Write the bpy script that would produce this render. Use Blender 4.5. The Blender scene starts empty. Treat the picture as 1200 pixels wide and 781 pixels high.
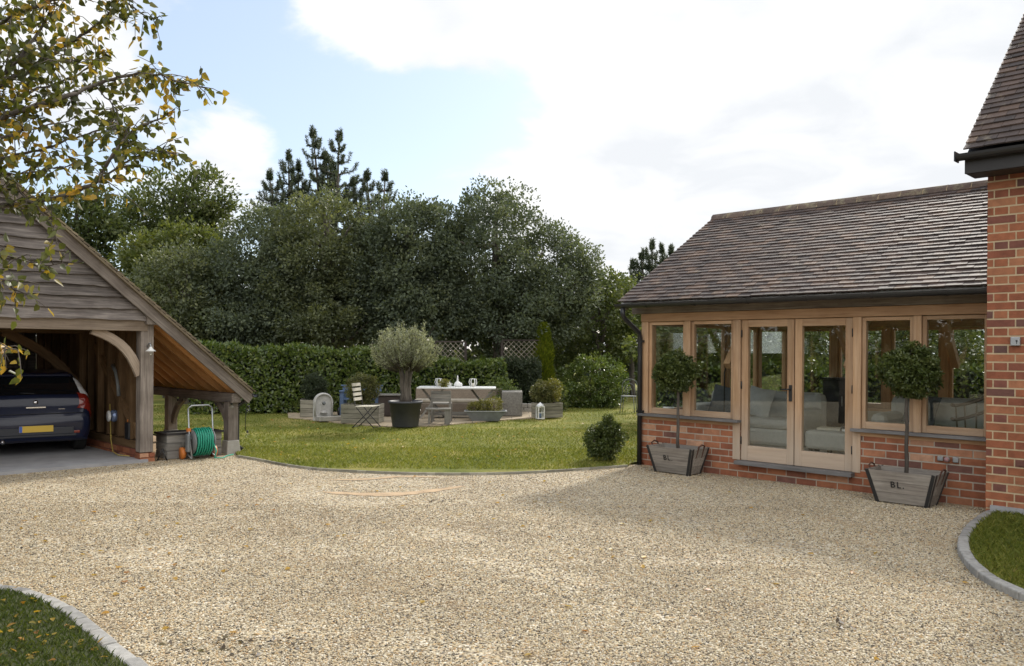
import bpy, bmesh, math, random
import numpy as np
from mathutils import Vector, Matrix
rs = np.random.RandomState(7)
random.seed(7)
rad = math.radians
S = bpy.context.scene
COL = S.collection

# ---------------------------------------------------------------- camera, sky, sun, exposure
F, HOR, ROLL, CAMZ = 960.0, 411.0, rad(0.4), 1.7
cd = bpy.data.cameras.new("camera"); cam = bpy.data.objects.new("camera", cd); COL.objects.link(cam)
cd.sensor_width = 36.0; cd.lens = 36.0*F/1200.0; cd.shift_y = (HOR-390.5)/1200.0
cd.clip_start = 0.05; cd.clip_end = 3000
cam.location = (0, 0, CAMZ); cam.rotation_euler = (rad(90), -ROLL, 0)
S.camera = cam

SUN_AZ, SUN_EL = 30.0, 36.0          # azimuth to the right of +Y
W = bpy.data.worlds.new("World"); S.world = W; W.use_nodes = True
wn, wl = W.node_tree.nodes, W.node_tree.links
wn.clear()
wout = wn.new('ShaderNodeOutputWorld'); bg = wn.new('ShaderNodeBackground')
sky = wn.new('ShaderNodeTexSky'); sky.sky_type = 'NISHITA'; sky.sun_disc = False
sky.sun_elevation = rad(SUN_EL); sky.sun_rotation = rad(SUN_AZ)
sky.air_density = 1.0; sky.dust_density = 1.0; sky.ozone_density = 1.0
bg.inputs['Strength'].default_value = 0.13
def wm(op, a, b=None, c=None, clamp=False):
    n = wn.new('ShaderNodeMath'); n.operation = op; n.use_clamp = clamp
    for i, q in enumerate((a, b, c)):
        if q is None: continue
        if isinstance(q, (int, float)): n.inputs[i].default_value = q
        else: wl.new(q, n.inputs[i])
    return n.outputs[0]
tc = wn.new('ShaderNodeTexCoord'); sep = wn.new('ShaderNodeSeparateXYZ'); wl.new(tc.outputs['Generated'], sep.inputs[0])
zc = wm('ADD', wm('MAXIMUM', sep.outputs['Z'], 0.0), 0.22)
cx_, cy_ = wm('DIVIDE', sep.outputs['X'], zc), wm('DIVIDE', sep.outputs['Y'], zc)
cmb = wn.new('ShaderNodeCombineXYZ'); wl.new(cx_, cmb.inputs[0]); wl.new(cy_, cmb.inputs[1]); cmb.inputs[2].default_value = 3.7
n1 = wn.new('ShaderNodeTexNoise'); n1.inputs['Scale'].default_value = 2.2; n1.inputs['Detail'].default_value = 9; n1.inputs['Roughness'].default_value = 0.57
n1.inputs['Distortion'].default_value = 0.25
wl.new(cmb.outputs[0], n1.inputs['Vector'])
# thin cloud veil thickens to the right, towards the sun
bias = wm('MULTIPLY_ADD', sep.outputs['X'], 0.10, -0.02)
# the day's larger banks and gaps of cloud: (azimuth, elevation) in degrees, half size, weight
for az_, el_, hs_, wt_ in ((-11, 22.8, 4.2, .26), (-5, 22.5, 4.0, .24), (1, 22.5, 4.0, .20), (9, 22, 6.5, .22), (8.5, 14, 5.0, .20), (20, 13, 12, .36), (32, 16, 14, .36), (2, 9.5, 4.0, .20), (-18.5, 12.6, 3.0, .20), (-30, 20, 5, .16), (-28, 14, 4, .12), (14, 8, 9, .26), (5, 19, 3.2, -.10), (12, 17, 3.5, .12),
                            (-13, 16.5, 4.5, -.22), (-6.5, 16.2, 4.2, -.22), (-1, 16.8, 3.6, -.16), (-19.5, 20, 4.5, -.22), (-22.5, 16, 3.5, -.10), (-10, 12.5, 3.5, -.08), (-22, 8.5, 4, .10)):
    d_ = (math.sin(rad(az_))*math.cos(rad(el_)), math.cos(rad(az_))*math.cos(rad(el_)), math.sin(rad(el_)))
    vd = wn.new('ShaderNodeVectorMath'); vd.operation = 'DISTANCE'; wl.new(tc.outputs['Generated'], vd.inputs[0]); vd.inputs[1].default_value = d_
    q_ = wm('DIVIDE', vd.outputs['Value'], rad(hs_)); e_ = wm('POWER', 2.718, wm('MULTIPLY', wm('MULTIPLY', q_, q_), -1.0))
    bias = wm('MULTIPLY_ADD', e_, wt_, bias)
cl = wm('ADD', n1.outputs['Fac'], bias)
mr = wn.new('ShaderNodeMapRange'); mr.interpolation_type = 'SMOOTHSTEP'
mr.inputs['From Min'].default_value = 0.44; mr.inputs['From Max'].default_value = 0.60
wl.new(cl, mr.inputs['Value'])
def wmix(f, a, b):
    x = wn.new('ShaderNodeMix'); x.data_type = 'RGBA'
    for i, q in ((0, f), (6, a), (7, b)):
        if isinstance(q, (int, float)): x.inputs[i].default_value = q
        elif isinstance(q, tuple): x.inputs[i].default_value = q
        else: wl.new(q, x.inputs[i])
    return x.outputs[2]
haze_sky = wmix(0.5, sky.outputs[0], (3.9, 4.5, 5.3, 1))
# cloud bodies: soft grey folds, and unseen brighter banks overhead and behind, added for fill
n2 = wn.new('ShaderNodeTexNoise'); n2.inputs['Scale'].default_value = 3.1; n2.inputs['Detail'].default_value = 7; n2.inputs['Distortion'].default_value = .4; wl.new(cmb.outputs[0], n2.inputs['Vector'])
mr2 = wn.new('ShaderNodeMapRange'); mr2.inputs['From Min'].default_value = .35; mr2.inputs['From Max'].default_value = .62; wl.new(n2.outputs['Fac'], mr2.inputs['Value'])
folds = wmix(mr2.outputs[0], (4.75, 4.9, 5.1, 1), (6.0, 6.0, 6.0, 1))
mr3 = wn.new('ShaderNodeMapRange'); mr3.interpolation_type = 'SMOOTHSTEP'; mr3.inputs['From Min'].default_value = -.75; mr3.inputs['From Max'].default_value = .1; mr3.inputs['To Min'].default_value = 1.0; mr3.inputs['To Max'].default_value = 0.0
wl.new(wm('SUBTRACT', sep.outputs['Y'], wm('MULTIPLY', sep.outputs['Z'], .45)), mr3.inputs['Value'])
cloud_fill = wmix(mr3.outputs[0], folds, (11.2, 10.9, 10.5, 1))
cov = wm('MAXIMUM', mr.outputs[0], wm('MULTIPLY', mr3.outputs[0], .75))
cloudy = wmix(cov, haze_sky, cloud_fill)
wl.new(cloudy, bg.inputs['Color']); wl.new(bg.outputs[0], wout.inputs[0])

sl = bpy.data.lights.new("sun", 'SUN'); sun = bpy.data.objects.new("sun", sl); COL.objects.link(sun)
sl.energy = 2.9; sl.angle = rad(6); sl.color = (1.0, 0.94, 0.85)
sdir = Vector((math.sin(rad(SUN_AZ))*math.cos(rad(SUN_EL)), math.cos(rad(SUN_AZ))*math.cos(rad(SUN_EL)), math.sin(rad(SUN_EL))))
sun.rotation_euler = sdir.to_track_quat('Z', 'Y').to_euler(); sun.location = (20, 30, 30)
S.view_settings.view_transform = 'Standard'; S.view_settings.look = 'None'
S.view_settings.exposure = 0.55; S.view_settings.gamma = 1.0; S.view_settings.use_curve_mapping = False
try:
    S.cycles.max_bounces = 8; S.cycles.transparent_max_bounces = 16; S.cycles.caustics_reflective = False; S.cycles.caustics_refractive = False
except Exception: pass

# ---------------------------------------------------------------- measuring helpers (photo pixel -> ground)
def ray(px, py):
    a, b = (px-600)/F, (HOR-py)/F
    return np.array([a*math.cos(ROLL)-b*math.sin(ROLL), 1.0, a*math.sin(ROLL)+b*math.cos(ROLL)])
def gp(px, py, z=0.0):
    d = ray(px, py); t = (z-CAMZ)/d[2]
    return (d[0]*t, t)
def at(px, py, Y):
    d = ray(px, py); return np.array([d[0]*Y, Y, CAMZ+d[2]*Y])
R2 = math.sqrt(0.5)
def uv(u, v, z=0.0): return np.array([(u-v)*R2, (u+v)*R2, z])
def to_uv(x, y): return ((x+y)*R2, (y-x)*R2)

# ---------------------------------------------------------------- object helpers
def tag(o, label=None, cat=None, group=None, kind=None):
    if label: o['label'] = label
    if cat: o['category'] = cat
    if group: o['group'] = group
    if kind: o['kind'] = kind
    return o
def thing(name, label, cat, loc=(0, 0, 0), rz=0.0, group=None):
    o = bpy.data.objects.new(name, None); COL.objects.link(o)
    o.empty_display_size = 0.2
    o.location = tuple(float(q) for q in loc); o.rotation_euler = (0, 0, rz)
    return tag(o, label, cat, group)
def dup(root, loc, rz, label, group=None):
    r = root.copy(); COL.objects.link(r); r.location = tuple(float(q) for q in loc); r.rotation_euler = (0, 0, rz); r['label'] = label
    if group: r['group'] = group
    for ch in list(root.children):
        c = ch.copy(); COL.objects.link(c); c.parent = r
        for g in list(ch.children):
            d = g.copy(); COL.objects.link(d); d.parent = c
    return r
def link_mesh(name, V, faces, mat, parent=None, rnd=None, gv=None, smooth=None, loc=None, rz=0.0, bevel=0.0):
    me = bpy.data.meshes.new(name)
    V = np.asarray(V, dtype=np.float32)
    if isinstance(faces, np.ndarray):
        n, k = faces.shape
        me.vertices.add(len(V)); me.vertices.foreach_set('co', V.ravel())
        me.loops.add(n*k); me.loops.foreach_set('vertex_index', faces.astype(np.int32).ravel())
        me.polygons.add(n)
        me.polygons.foreach_set('loop_start', np.arange(0, n*k, k, dtype=np.int32))
        try: me.polygons.foreach_set('loop_total', np.full(n, k, dtype=np.int32))
        except Exception: pass
        me.update(calc_edges=True)
    else:
        me.from_pydata(V.tolist(), [], faces)
    me.validate()
    if rnd is not None and len(rnd) == len(me.vertices):
        a = me.attributes.new('rnd', 'FLOAT', 'POINT'); a.data.foreach_set('value', np.asarray(rnd, dtype=np.float32))
    if gv is not None and len(gv) == len(me.vertices):
        a = me.attributes.new('gv', 'FLOAT_VECTOR', 'POINT'); a.data.foreach_set('vector', np.asarray(gv, dtype=np.float32).ravel())
    if smooth is not None:
        sm = np.full(len(me.polygons), bool(smooth)) if isinstance(smooth, bool) else np.asarray(smooth, dtype=bool)
        if len(sm) == len(me.polygons): me.polygons.foreach_set('use_smooth', sm)
    me.materials.append(mat)
    o = bpy.data.objects.new(name, me); COL.objects.link(o)
    if parent: o.parent = parent
    if loc is not None: o.location = tuple(float(q) for q in loc)
    o.rotation_euler = (0, 0, rz)
    if bevel:
        m = o.modifiers.new('bevel', 'BEVEL'); m.width = bevel; m.segments = 2; m.limit_method = 'ANGLE'; m.angle_limit = rad(40)
    return o
def norm(a):
    a = np.asarray(a, float); return a/np.maximum(np.linalg.norm(a, axis=-1, keepdims=True), 1e-9)

BOXV = np.array([[x, y, z] for z in (-.5, .5) for y in (-.5, .5) for x in (-.5, .5)])
BOXF = [(0, 2, 3, 1), (4, 5, 7, 6), (0, 1, 5, 4), (2, 6, 7, 3), (0, 4, 6, 2), (1, 3, 7, 5)]
class MB:
    def __init__(self): self.V = []; self.F = []; self.R = []; self.G = []; self.S = []; self.n = 0
    def add(self, V, faces, gv=None, rnd=None, smooth=False):
        V = np.asarray(V, float); k = len(V)
        if gv is None: gv = V + rs.rand(3)*20
        if rnd is None: rnd = rs.rand()
        self.V.append(V); self.G.append(np.asarray(gv, float)); self.R.append(np.broadcast_to(np.asarray(rnd, float), (k,)))
        self.F += [tuple(int(i)+self.n for i in f) for f in faces]; self.S += [smooth]*len(faces); self.n += k
        return self
    def box(self, c, s, M=None, rnd=None, taper=None):
        s = np.asarray(s, float); L = BOXV*s
        if taper: L = L.copy(); up = L[:, 2] > 0; L[up, 0] *= taper; L[up, 1] *= taper
        order = np.argsort(-s); g = L[:, order] + rs.rand(3)*20
        V = L if M is None else L @ np.asarray(M, float).T
        return self.add(V+np.asarray(c, float), BOXF, g, rnd)
    def beam(self, p0, p1, w, h, up=(0, 0, 1), rnd=None):
        p0, p1 = np.asarray(p0, float), np.asarray(p1, float)
        d = p1-p0; L = np.linalg.norm(d); x = d/L
        up = np.asarray(up, float)
        if abs(np.dot(up, x)) > .98: up = np.array([0, 1., 0])
        y = norm(np.cross(up, x)); z = np.cross(x, y)
        return self.box((p0+p1)/2, (L, w, h), np.stack([x, y, z], 1), rnd)
    def tube(self, pts, r, n=8, rnd=None, cap=True):
        P = np.asarray(pts, float); m = len(P); rr = np.broadcast_to(np.asarray(r, float), (m,))
        T = np.gradient(P, axis=0) if m > 2 else np.tile(P[1]-P[0], (2, 1)); T = norm(T)
        ref = np.array([0, 0, 1.]) if abs(T[0][2]) < .9 else np.array([1., 0, 0])
        V = []; X = norm(np.cross(ref, T[0])); acc = 0; G = []
        a = np.linspace(0, 2*np.pi, n, endpoint=False)
        for i in range(m):
            X = X-T[i]*np.dot(X, T[i]); X = norm(X); Yv = np.cross(T[i], X)
            if i: acc += np.linalg.norm(P[i]-P[i-1])
            V.append(P[i]+rr[i]*(np.cos(a)[:, None]*X+np.sin(a)[:, None]*Yv))
            G.append(np.stack([np.full(n, acc), np.cos(a)*rr[i], np.sin(a)*rr[i]], 1))
        V = np.concatenate(V); G = np.concatenate(G)+rs.rand(3)*20
        Fs = [(i*n+j, i*n+(j+1) % n, (i+1)*n+(j+1) % n, (i+1)*n+j) for i in range(m-1) for j in range(n)]
        if cap: Fs += [tuple(range(n))[::-1], tuple((m-1)*n+j for j in range(n))]
        return self.add(V, Fs, G, rnd, True)
    def lathe(self, prof, c=(0, 0, 0), n=20, rnd=None, M=None, sx=1, sy=1):
        a = np.linspace(0, 2*np.pi, n, endpoint=False); V = []
        for (r, z) in prof: V.append(np.stack([r*sx*np.cos(a), r*sy*np.sin(a), np.full(n, z)], 1))
        V = np.concatenate(V); m = len(prof)
        if M is not None: V = V @ np.asarray(M, float).T
        Fs = [(i*n+j, i*n+(j+1) % n, (i+1)*n+(j+1) % n, (i+1)*n+j) for i in range(m-1) for j in range(n)]
        if prof[0][0] > 1e-4: Fs.append(tuple(range(n))[::-1])
        if prof[-1][0] > 1e-4: Fs.append(tuple((m-1)*n+j for j in range(n)))
        return self.add(V+np.asarray(c, float), Fs, None, rnd, True)
    def prism(self, poly, ext, rnd=None):
        P = np.asarray(poly, float); k = len(P); V = np.concatenate([P, P+np.asarray(ext, float)])
        Fs = [tuple(range(k)), tuple(range(2*k-1, k-1, -1))]+[(i, i+k, (i+1) % k+k, (i+1) % k) for i in range(k)]
        return self.add(V, Fs, None, rnd)
    def sphere(self, c, r, n=14, m=9, rnd=None):
        r = np.broadcast_to(np.asarray(r, float), (3,))
        t = np.linspace(0.02, np.pi-.02, m); a = np.linspace(0, 2*np.pi, n, endpoint=False)
        V = np.array([[math.sin(q)*math.cos(b)*r[0], math.sin(q)*math.sin(b)*r[1], -math.cos(q)*r[2]] for q in t for b in a])+np.asarray(c, float)
        Fs = [(i*n+j, i*n+(j+1) % n, (i+1)*n+(j+1) % n, (i+1)*n+j) for i in range(m-1) for j in range(n)]+[tuple(range(n))[::-1], tuple((m-1)*n+j for j in range(n))]
        return self.add(V, Fs, None, rnd, True)
    def boxes(self, C, A, B, N, s, rnd):           # many small boxes at once
        C = np.asarray(C, float); k = len(C)
        s = np.broadcast_to(np.asarray(s, float), (k, 3))
        A, B, N = (np.broadcast_to(np.asarray(q, float), (k, 3)) for q in (A, B, N))
        V = (C[:, None, :]+BOXV[None, :, 0:1]*(A*s[:, 0:1])[:, None, :]+BOXV[None, :, 1:2]*(B*s[:, 1:2])[:, None, :]+BOXV[None, :, 2:3]*(N*s[:, 2:3])[:, None, :])
        f = np.array(BOXF)[None]+8*np.arange(k)[:, None, None]
        return self.add(V.reshape(-1, 3), f.reshape(-1, 4), None, np.repeat(rnd, 8))
    def build(self, name, mat, parent=None, org=(0, 0, 0), bevel=0.0, loc=None, rz=0.0):
        V = np.concatenate(self.V)-np.asarray(org, float)
        return link_mesh(name, V, self.F, mat, parent, np.concatenate(self.R), np.concatenate(self.G), self.S, loc, rz, bevel)

# ---------------------------------------------------------------- materials
def mat_new(name):
    m = bpy.data.materials.new(name); m.use_nodes = True
    return m, m.node_tree.nodes, m.node_tree.links, m.node_tree.nodes['Principled BSDF']
def ramp(n, stops):
    r = n.new('ShaderNodeValToRGB'); e = r.color_ramp.elements
    while len(e) < len(stops): e.new(0.5)
    for q, (p, c) in zip(e, stops): q.position = p; q.color = (c[0], c[1], c[2], 1)
    return r
def noise(n, l, vec, scale, detail=4, rough=.55):
    t = n.new('ShaderNodeTexNoise'); t.inputs['Scale'].default_value = scale; t.inputs['Detail'].default_value = detail; t.inputs['Roughness'].default_value = rough
    if vec is not None: l.new(vec, t.inputs['Vector'])
    return t
def mixrgb(n, l, fac, a, b, mode='MIX'):
    x = n.new('ShaderNodeMix'); x.data_type = 'RGBA'; x.blend_type = mode
    for key, q in (('Factor', fac), ('A', a), ('B', b)):
        s_ = [i for i in x.inputs if i.name == key and (i.type == ('VALUE' if key == 'Factor' else 'RGBA'))][0]
        if isinstance(q, (int, float)): s_.default_value = q
        elif isinstance(q, tuple): s_.default_value = (q[0], q[1], q[2], 1)
        else: l.new(q, s_)
    return [o for o in x.outputs if o.type == 'RGBA'][0]
def bump(n, l, h, strength, dist, bsdf):
    b = n.new('ShaderNodeBump'); b.inputs['Strength'].default_value = strength; b.inputs['Distance'].default_value = dist
    l.new(h, b.inputs['Height']); l.new(b.outputs[0], bsdf.inputs['Normal'])
def attr(n, name):
    a = n.new('ShaderNodeAttribute'); a.attribute_name = name; return a
def objco(n): return n.new('ShaderNodeTexCoord').outputs['Object']
def worldpos(n): return n.new('ShaderNodeNewGeometry').outputs['Position']

def m_plain(name, c, rough=.6, metal=0.0, var=.12, scale=6, bmp=0.0, spec=.5, c2=None):
    m, n, l, b = mat_new(name); t = noise(n, l, worldpos(n), scale, 5)
    lo = c2 if c2 else tuple(q*(1-var*2) for q in c)
    r = ramp(n, [(.3, lo), (.7, c)]); l.new(t.outputs['Fac'], r.inputs[0]); l.new(r.outputs[0], b.inputs['Base Color'])
    b.inputs['Roughness'].default_value = rough; b.inputs['Metallic'].default_value = metal; b.inputs['Specular IOR Level'].default_value = spec
    if bmp: t2 = noise(n, l, worldpos(n), scale*6, 4); bump(n, l, t2.outputs['Fac'], bmp, .01, b)
    return m
def m_wood(name, dark, mid, light, gs=(1.2, 22, 22), rough=.75, bmp=.35, stain=None, silver=None):
    m, n, l, b = mat_new(name)
    g = attr(n, 'gv'); mp = n.new('ShaderNodeMapping'); mp.inputs['Scale'].default_value = gs; l.new(g.outputs['Vector'], mp.inputs[0])
    t = noise(n, l, mp.outputs[0], 2.2, 7, .62)
    r = ramp(n, [(.22, dark), (.5, mid), (.78, light)]); l.new(t.outputs['Fac'], r.inputs[0])
    rr = attr(n, 'rnd'); rv = ramp(n, [(0, (.72,)*3), (1, (1.12,)*3)]); l.new(rr.outputs['Fac'], rv.inputs[0])
    c = mixrgb(n, l, 1.0, r.outputs[0], rv.outputs[0], 'MULTIPLY')
    t2 = noise(n, l, g.outputs['Vector'], 2.0, 5, .6)
    rs2 = ramp(n, [(.42, (1, 1, 1)), (.72, stain if stain else tuple(.62 for _ in range(3)))]); l.new(t2.outputs['Fac'], rs2.inputs[0])
    c = mixrgb(n, l, .8, c, rs2.outputs[0], 'MULTIPLY')
    if silver:      # rain-washed silvering that creeps up from the bottom rails
        zt, zb, sc = silver; sp = n.new('ShaderNodeSeparateXYZ'); l.new(worldpos(n), sp.inputs[0])
        q = n.new('ShaderNodeMapRange'); q.inputs['From Min'].default_value = zt; q.inputs['From Max'].default_value = zb; l.new(sp.outputs['Z'], q.inputs['Value'])
        k = n.new('ShaderNodeMath'); k.operation = 'MULTIPLY_ADD'; k.inputs[1].default_value = 1.1; k.inputs[2].default_value = -.5; l.new(noise(n, l, mp.outputs[0], .9, 5, .6).outputs['Fac'], k.inputs[0])
        s2 = n.new('ShaderNodeMath'); s2.operation = 'ADD'; s2.use_clamp = True; l.new(q.outputs[0], s2.inputs[0]); l.new(k.outputs[0], s2.inputs[1])
        s3 = n.new('ShaderNodeMath'); s3.operation = 'MULTIPLY'; s3.inputs[1].default_value = .8; l.new(s2.outputs[0], s3.inputs[0])
        c = mixrgb(n, l, s3.outputs[0], c, mixrgb(n, l, .6, sc, r.outputs[0], 'SOFT_LIGHT'))
    l.new(c, b.inputs['Base Color']); b.inputs['Roughness'].default_value = rough; b.inputs['Specular IOR Level'].default_value = .3
    bump(n, l, t.outputs['Fac'], bmp, .006, b)
    return m
def m_rnd(name, stops, rough=.8, nscale=9, nstr=.35, bmp=.4, bscale=60, patch=None, spec=.35):
    """colour picked per piece by the 'rnd' attribute, mottled by noise"""
    m, n, l, b = mat_new(name); a = attr(n, 'rnd'); r = ramp(n, stops); r.color_ramp.interpolation = 'LINEAR'
    l.new(a.outputs['Fac'], r.inputs[0]); w = worldpos(n)
    t = noise(n, l, w, nscale, 6, .65); v = ramp(n, [(.25, (1-nstr,)*3), (.75, (1+nstr*.6,)*3)]); l.new(t.outputs['Fac'], v.inputs[0])
    c = mixrgb(n, l, 1.0, r.outputs[0], v.outputs[0], 'MULTIPLY')
    if patch:
        pc, psc, p0, p1 = patch
        t3 = noise(n, l, w, psc, 6, .7); pm = ramp(n, [(p0, (0,)*3), (p1, (1,)*3)]); l.new(t3.outputs['Fac'], pm.inputs[0])
        c = mixrgb(n, l, pm.outputs[0], c, pc)
    l.new(c, b.inputs['Base Color']); b.inputs['Roughness'].default_value = rough; b.inputs['Specular IOR Level'].default_value = spec
    t2 = noise(n, l, w, bscale, 4); bump(n, l, t2.outputs['Fac'], bmp, .006, b)
    return m
def m_leaf(name, stops, trans=.35, rough=.5, spec=.35):
    m, n, l, b = mat_new(name); a = attr(n, 'rnd'); r = ramp(n, stops); l.new(a.outputs['Fac'], r.inputs[0])
    l.new(r.outputs[0], b.inputs['Base Color']); b.inputs['Roughness'].default_value = rough; b.inputs['Specular IOR Level'].default_value = spec
    tr = n.new('ShaderNodeBsdfTranslucent'); tcol = mixrgb(n, l, 1.0, r.outputs[0], (1.5, 1.45, .7), 'MULTIPLY'); l.new(tcol, tr.inputs[0])
    mx = n.new('ShaderNodeMixShader'); mx.inputs[0].default_value = trans
    l.new(b.outputs[0], mx.inputs[1]); l.new(tr.outputs[0], mx.inputs[2])
    l.new(mx.outputs[0], n['Material Output'].inputs[0]); return m
def m_glass(name, tint=(.9, .95, .93), base=.05, k=.95):
    m, n, l, b = mat_new(name); n.remove(b)
    tr = n.new('ShaderNodeBsdfTransparent'); tr.inputs[0].default_value = (*tint, 1)
    gl = n.new('ShaderNodeBsdfGlossy'); gl.inputs['Roughness'].default_value = .004; gl.inputs[0].default_value = (.95, .97, .97, 1)
    lw = n.new('ShaderNodeLayerWeight'); lw.inputs[0].default_value = .5
    p = n.new('ShaderNodeMath'); p.operation = 'POWER'; p.inputs[1].default_value = 4.0; l.new(lw.outputs['Facing'], p.inputs[0])
    q = n.new('ShaderNodeMath'); q.operation = 'MULTIPLY_ADD'; q.inputs[1].default_value = k; q.inputs[2].default_value = base; l.new(p.outputs[0], q.inputs[0])
    mx = n.new('ShaderNodeMixShader'); l.new(q.outputs[0], mx.inputs[0]); l.new(tr.outputs[0], mx.inputs[1]); l.new(gl.outputs[0], mx.inputs[2])
    l.new(mx.outputs[0], n['Material Output'].inputs[0]); return m

M = {}
M['oak_grey'] = m_wood('weathered_oak', (.10, .085, .075), (.22, .19, .165), (.34, .30, .265), stain=(.55, .52, .5))
M['oak_board'] = m_wood('weathered_boards', (.05, .043, .04), (.165, .146, .135), (.34, .305, .275), (1.0, 16, 16), stain=(.5, .47, .46), bmp=.6)
M['oak_new'] = m_wood('honey_oak', (.31, .18, .09), (.48, .29, .16), (.58, .38, .22), (1.0, 14, 14), rough=.55, bmp=.15, stain=(.8, .74, .68))
M['oak_mid'] = m_wood('silvering_oak', (.17, .135, .105), (.31, .25, .195), (.41, .345, .275), stain=(.62, .58, .54))
M['oak_pale'] = m_wood('pale_weathered_oak', (.36, .21, .11), (.50, .32, .185), (.60, .415, .265), (1.0, 14, 14), rough=.6, bmp=.15, stain=(.8, .76, .72), silver=(1.05, .35, (.44, .42, .385)))
M['boarding'] = m_wood('roof_boarding', (.30, .14, .045), (.50, .26, .10), (.60, .35, .155), (1.0, 9, 9), rough=.6, bmp=.2, stain=(.7, .66, .6))
M['studs'] = m_wood('garage_studs', (.085, .048, .022), (.16, .096, .046), (.23, .15, .08), (1.0, 10, 10), rough=.7)
M['sill'] = m_wood('grey_sill', (.13, .125, .125), (.21, .205, .205), (.28, .275, .275), (1.0, 12, 12), rough=.6, bmp=.2)
M['greywood'] = m_wood('grey_garden_wood', (.12, .115, .11), (.24, .23, .21), (.34, .325, .30), (1.2, 14, 14), stain=(.7, .7, .66))
M['planter'] = m_wood('planter_wood', (.14, .13, .105), (.29, .275, .225), (.41, .385, .32), (1.2, 14, 14), stain=(.66, .68, .58))
M['crate'] = m_wood('crate_wood', (.13, .115, .10), (.26, .235, .205), (.36, .33, .29), (1.2, 18, 18), stain=(.66, .62, .6))
M['bark'] = m_wood('bark', (.05, .042, .036), (.11, .095, .08), (.19, .165, .14), (3, 14, 14), rough=.9, bmp=.8)
M['brick'] = m_rnd('red_brick', [(0, (.13, .075, .065)), (.07, (.20, .085, .06)), (.2, (.25, .088, .048)), (.55, (.31, .115, .057)), (.85, (.37, .15, .077)), (1, (.52, .30, .19))], patch=((.42, .37, .32), 3.2, .66, .80))
M['brick2'] = m_rnd('soft_red_brick', [(0, (.12, .065, .055)), (.15, (.20, .072, .05)), (.38, (.25, .084, .043)), (.7, (.305, .108, .052)), (1, (.37, .165, .085))], patch=((.40, .30, .22), 2.2, .70, .86))
M['mortar'] = m_plain('lime_mortar', (.53, .42, .27), .95, var=.10, scale=14, bmp=.3)
M['mortar2'] = m_plain('pale_mortar', (.48, .43, .355), .95, var=.12, scale=14, bmp=.3)
M['tile'] = m_rnd('clay_tile', [(0, (.044, .033, .029)), (.3, (.062, .044, .037)), (.6, (.078, .054, .044)), (.85, (.099, .065, .049)), (1, (.132, .084, .058))], rough=.68, nscale=5, nstr=.4, bmp=.5, bscale=45, patch=((.24, .20, .14), 4.5, .58, .78), spec=.4)
M['tile_garage'] = m_rnd('mossy_tile', [(0, (.10, .08, .055)), (.5, (.17, .135, .09)), (1, (.24, .20, .13))], rough=.7, nscale=5, nstr=.4, patch=((.22, .20, .09), 4, .55, .75))
M['ridge'] = m_rnd('ridge_tile', [(0, (.10, .075, .065)), (1, (.17, .12, .09))], patch=((.28, .25, .16), 6, .5, .7))
M['black_pl'] = m_plain('black_plastic', (.018, .019, .022), .38, var=.1)
M['black_mt'] = m_plain('black_iron', (.02, .02, .021), .5, var=.15)
M['dark_timber'] = m_plain('dark_stained_timber', (.022, .02, .02), .55)
M['rust'] = m_plain('rusty_iron', (.10, .042, .025), .8, var=.2, scale=30)
M['glass'] = m_glass('window_glass', (.97, .985, .975), .042)
M['concrete'] = m_plain('concrete', (.33, .33, .34), .85, var=.12, scale=4, bmp=.2)
M['stone'] = m_plain('sawn_stone', (.40, .38, .34), .9, var=.14, scale=9, bmp=.3)
M['setts'] = m_rnd('granite_setts', [(0, (.20, .195, .185)), (1, (.36, .35, .325))], nscale=16, nstr=.4, patch=((.22, .20, .17), 7, .56, .8))
M['galv'] = m_plain('galvanised_steel', (.42, .44, .46), .45, .7, var=.1)
M['zinc'] = m_plain('dull_zinc', (.20, .215, .22), .6, .3, var=.15, scale=8)
M['white'] = m_plain('white_paint', (.74, .75, .74), .5, var=.05)
M['cream'] = m_plain('cream_paint', (.62, .59, .50), .6, var=.08, scale=20)
M['blue'] = m_plain('blue_paint', (.10, .16, .28), .5, var=.15)
M['soil'] = m_plain('soil', (.045, .034, .026), .95, bmp=.6, scale=20)
M['fabric'] = m_plain('grey_upholstery', (.44, .445, .42), .95, var=.06, scale=20)
M['fabric_dk'] = m_plain('dark_cushion', (.10, .11, .115), .95, var=.1, scale=20)
M['plaster'] = m_plain('white_plaster', (.80, .78, .74), .9, var=.03)
M['floor_in'] = m_plain('stone_floor', (.36, .31, .24), .5, var=.12, scale=3)
M['potblack'] = m_plain('dark_pot', (.05, .053, .065), .55, var=.15)
M['wicker'] = m_wood('wicker', (.12, .095, .07), (.22, .18, .14), (.32, .27, .21), (20, 60, 60), bmp=.8)
M['wicker_dk'] = m_wood('dark_wicker', (.035, .028, .024), (.065, .052, .045), (.10, .08, .07), (20, 60, 60), bmp=.8)
M['trellis'] = m_wood('trellis_lath', (.26, .23, .18), (.38, .34, .27), (.46, .42, .34))

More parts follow.
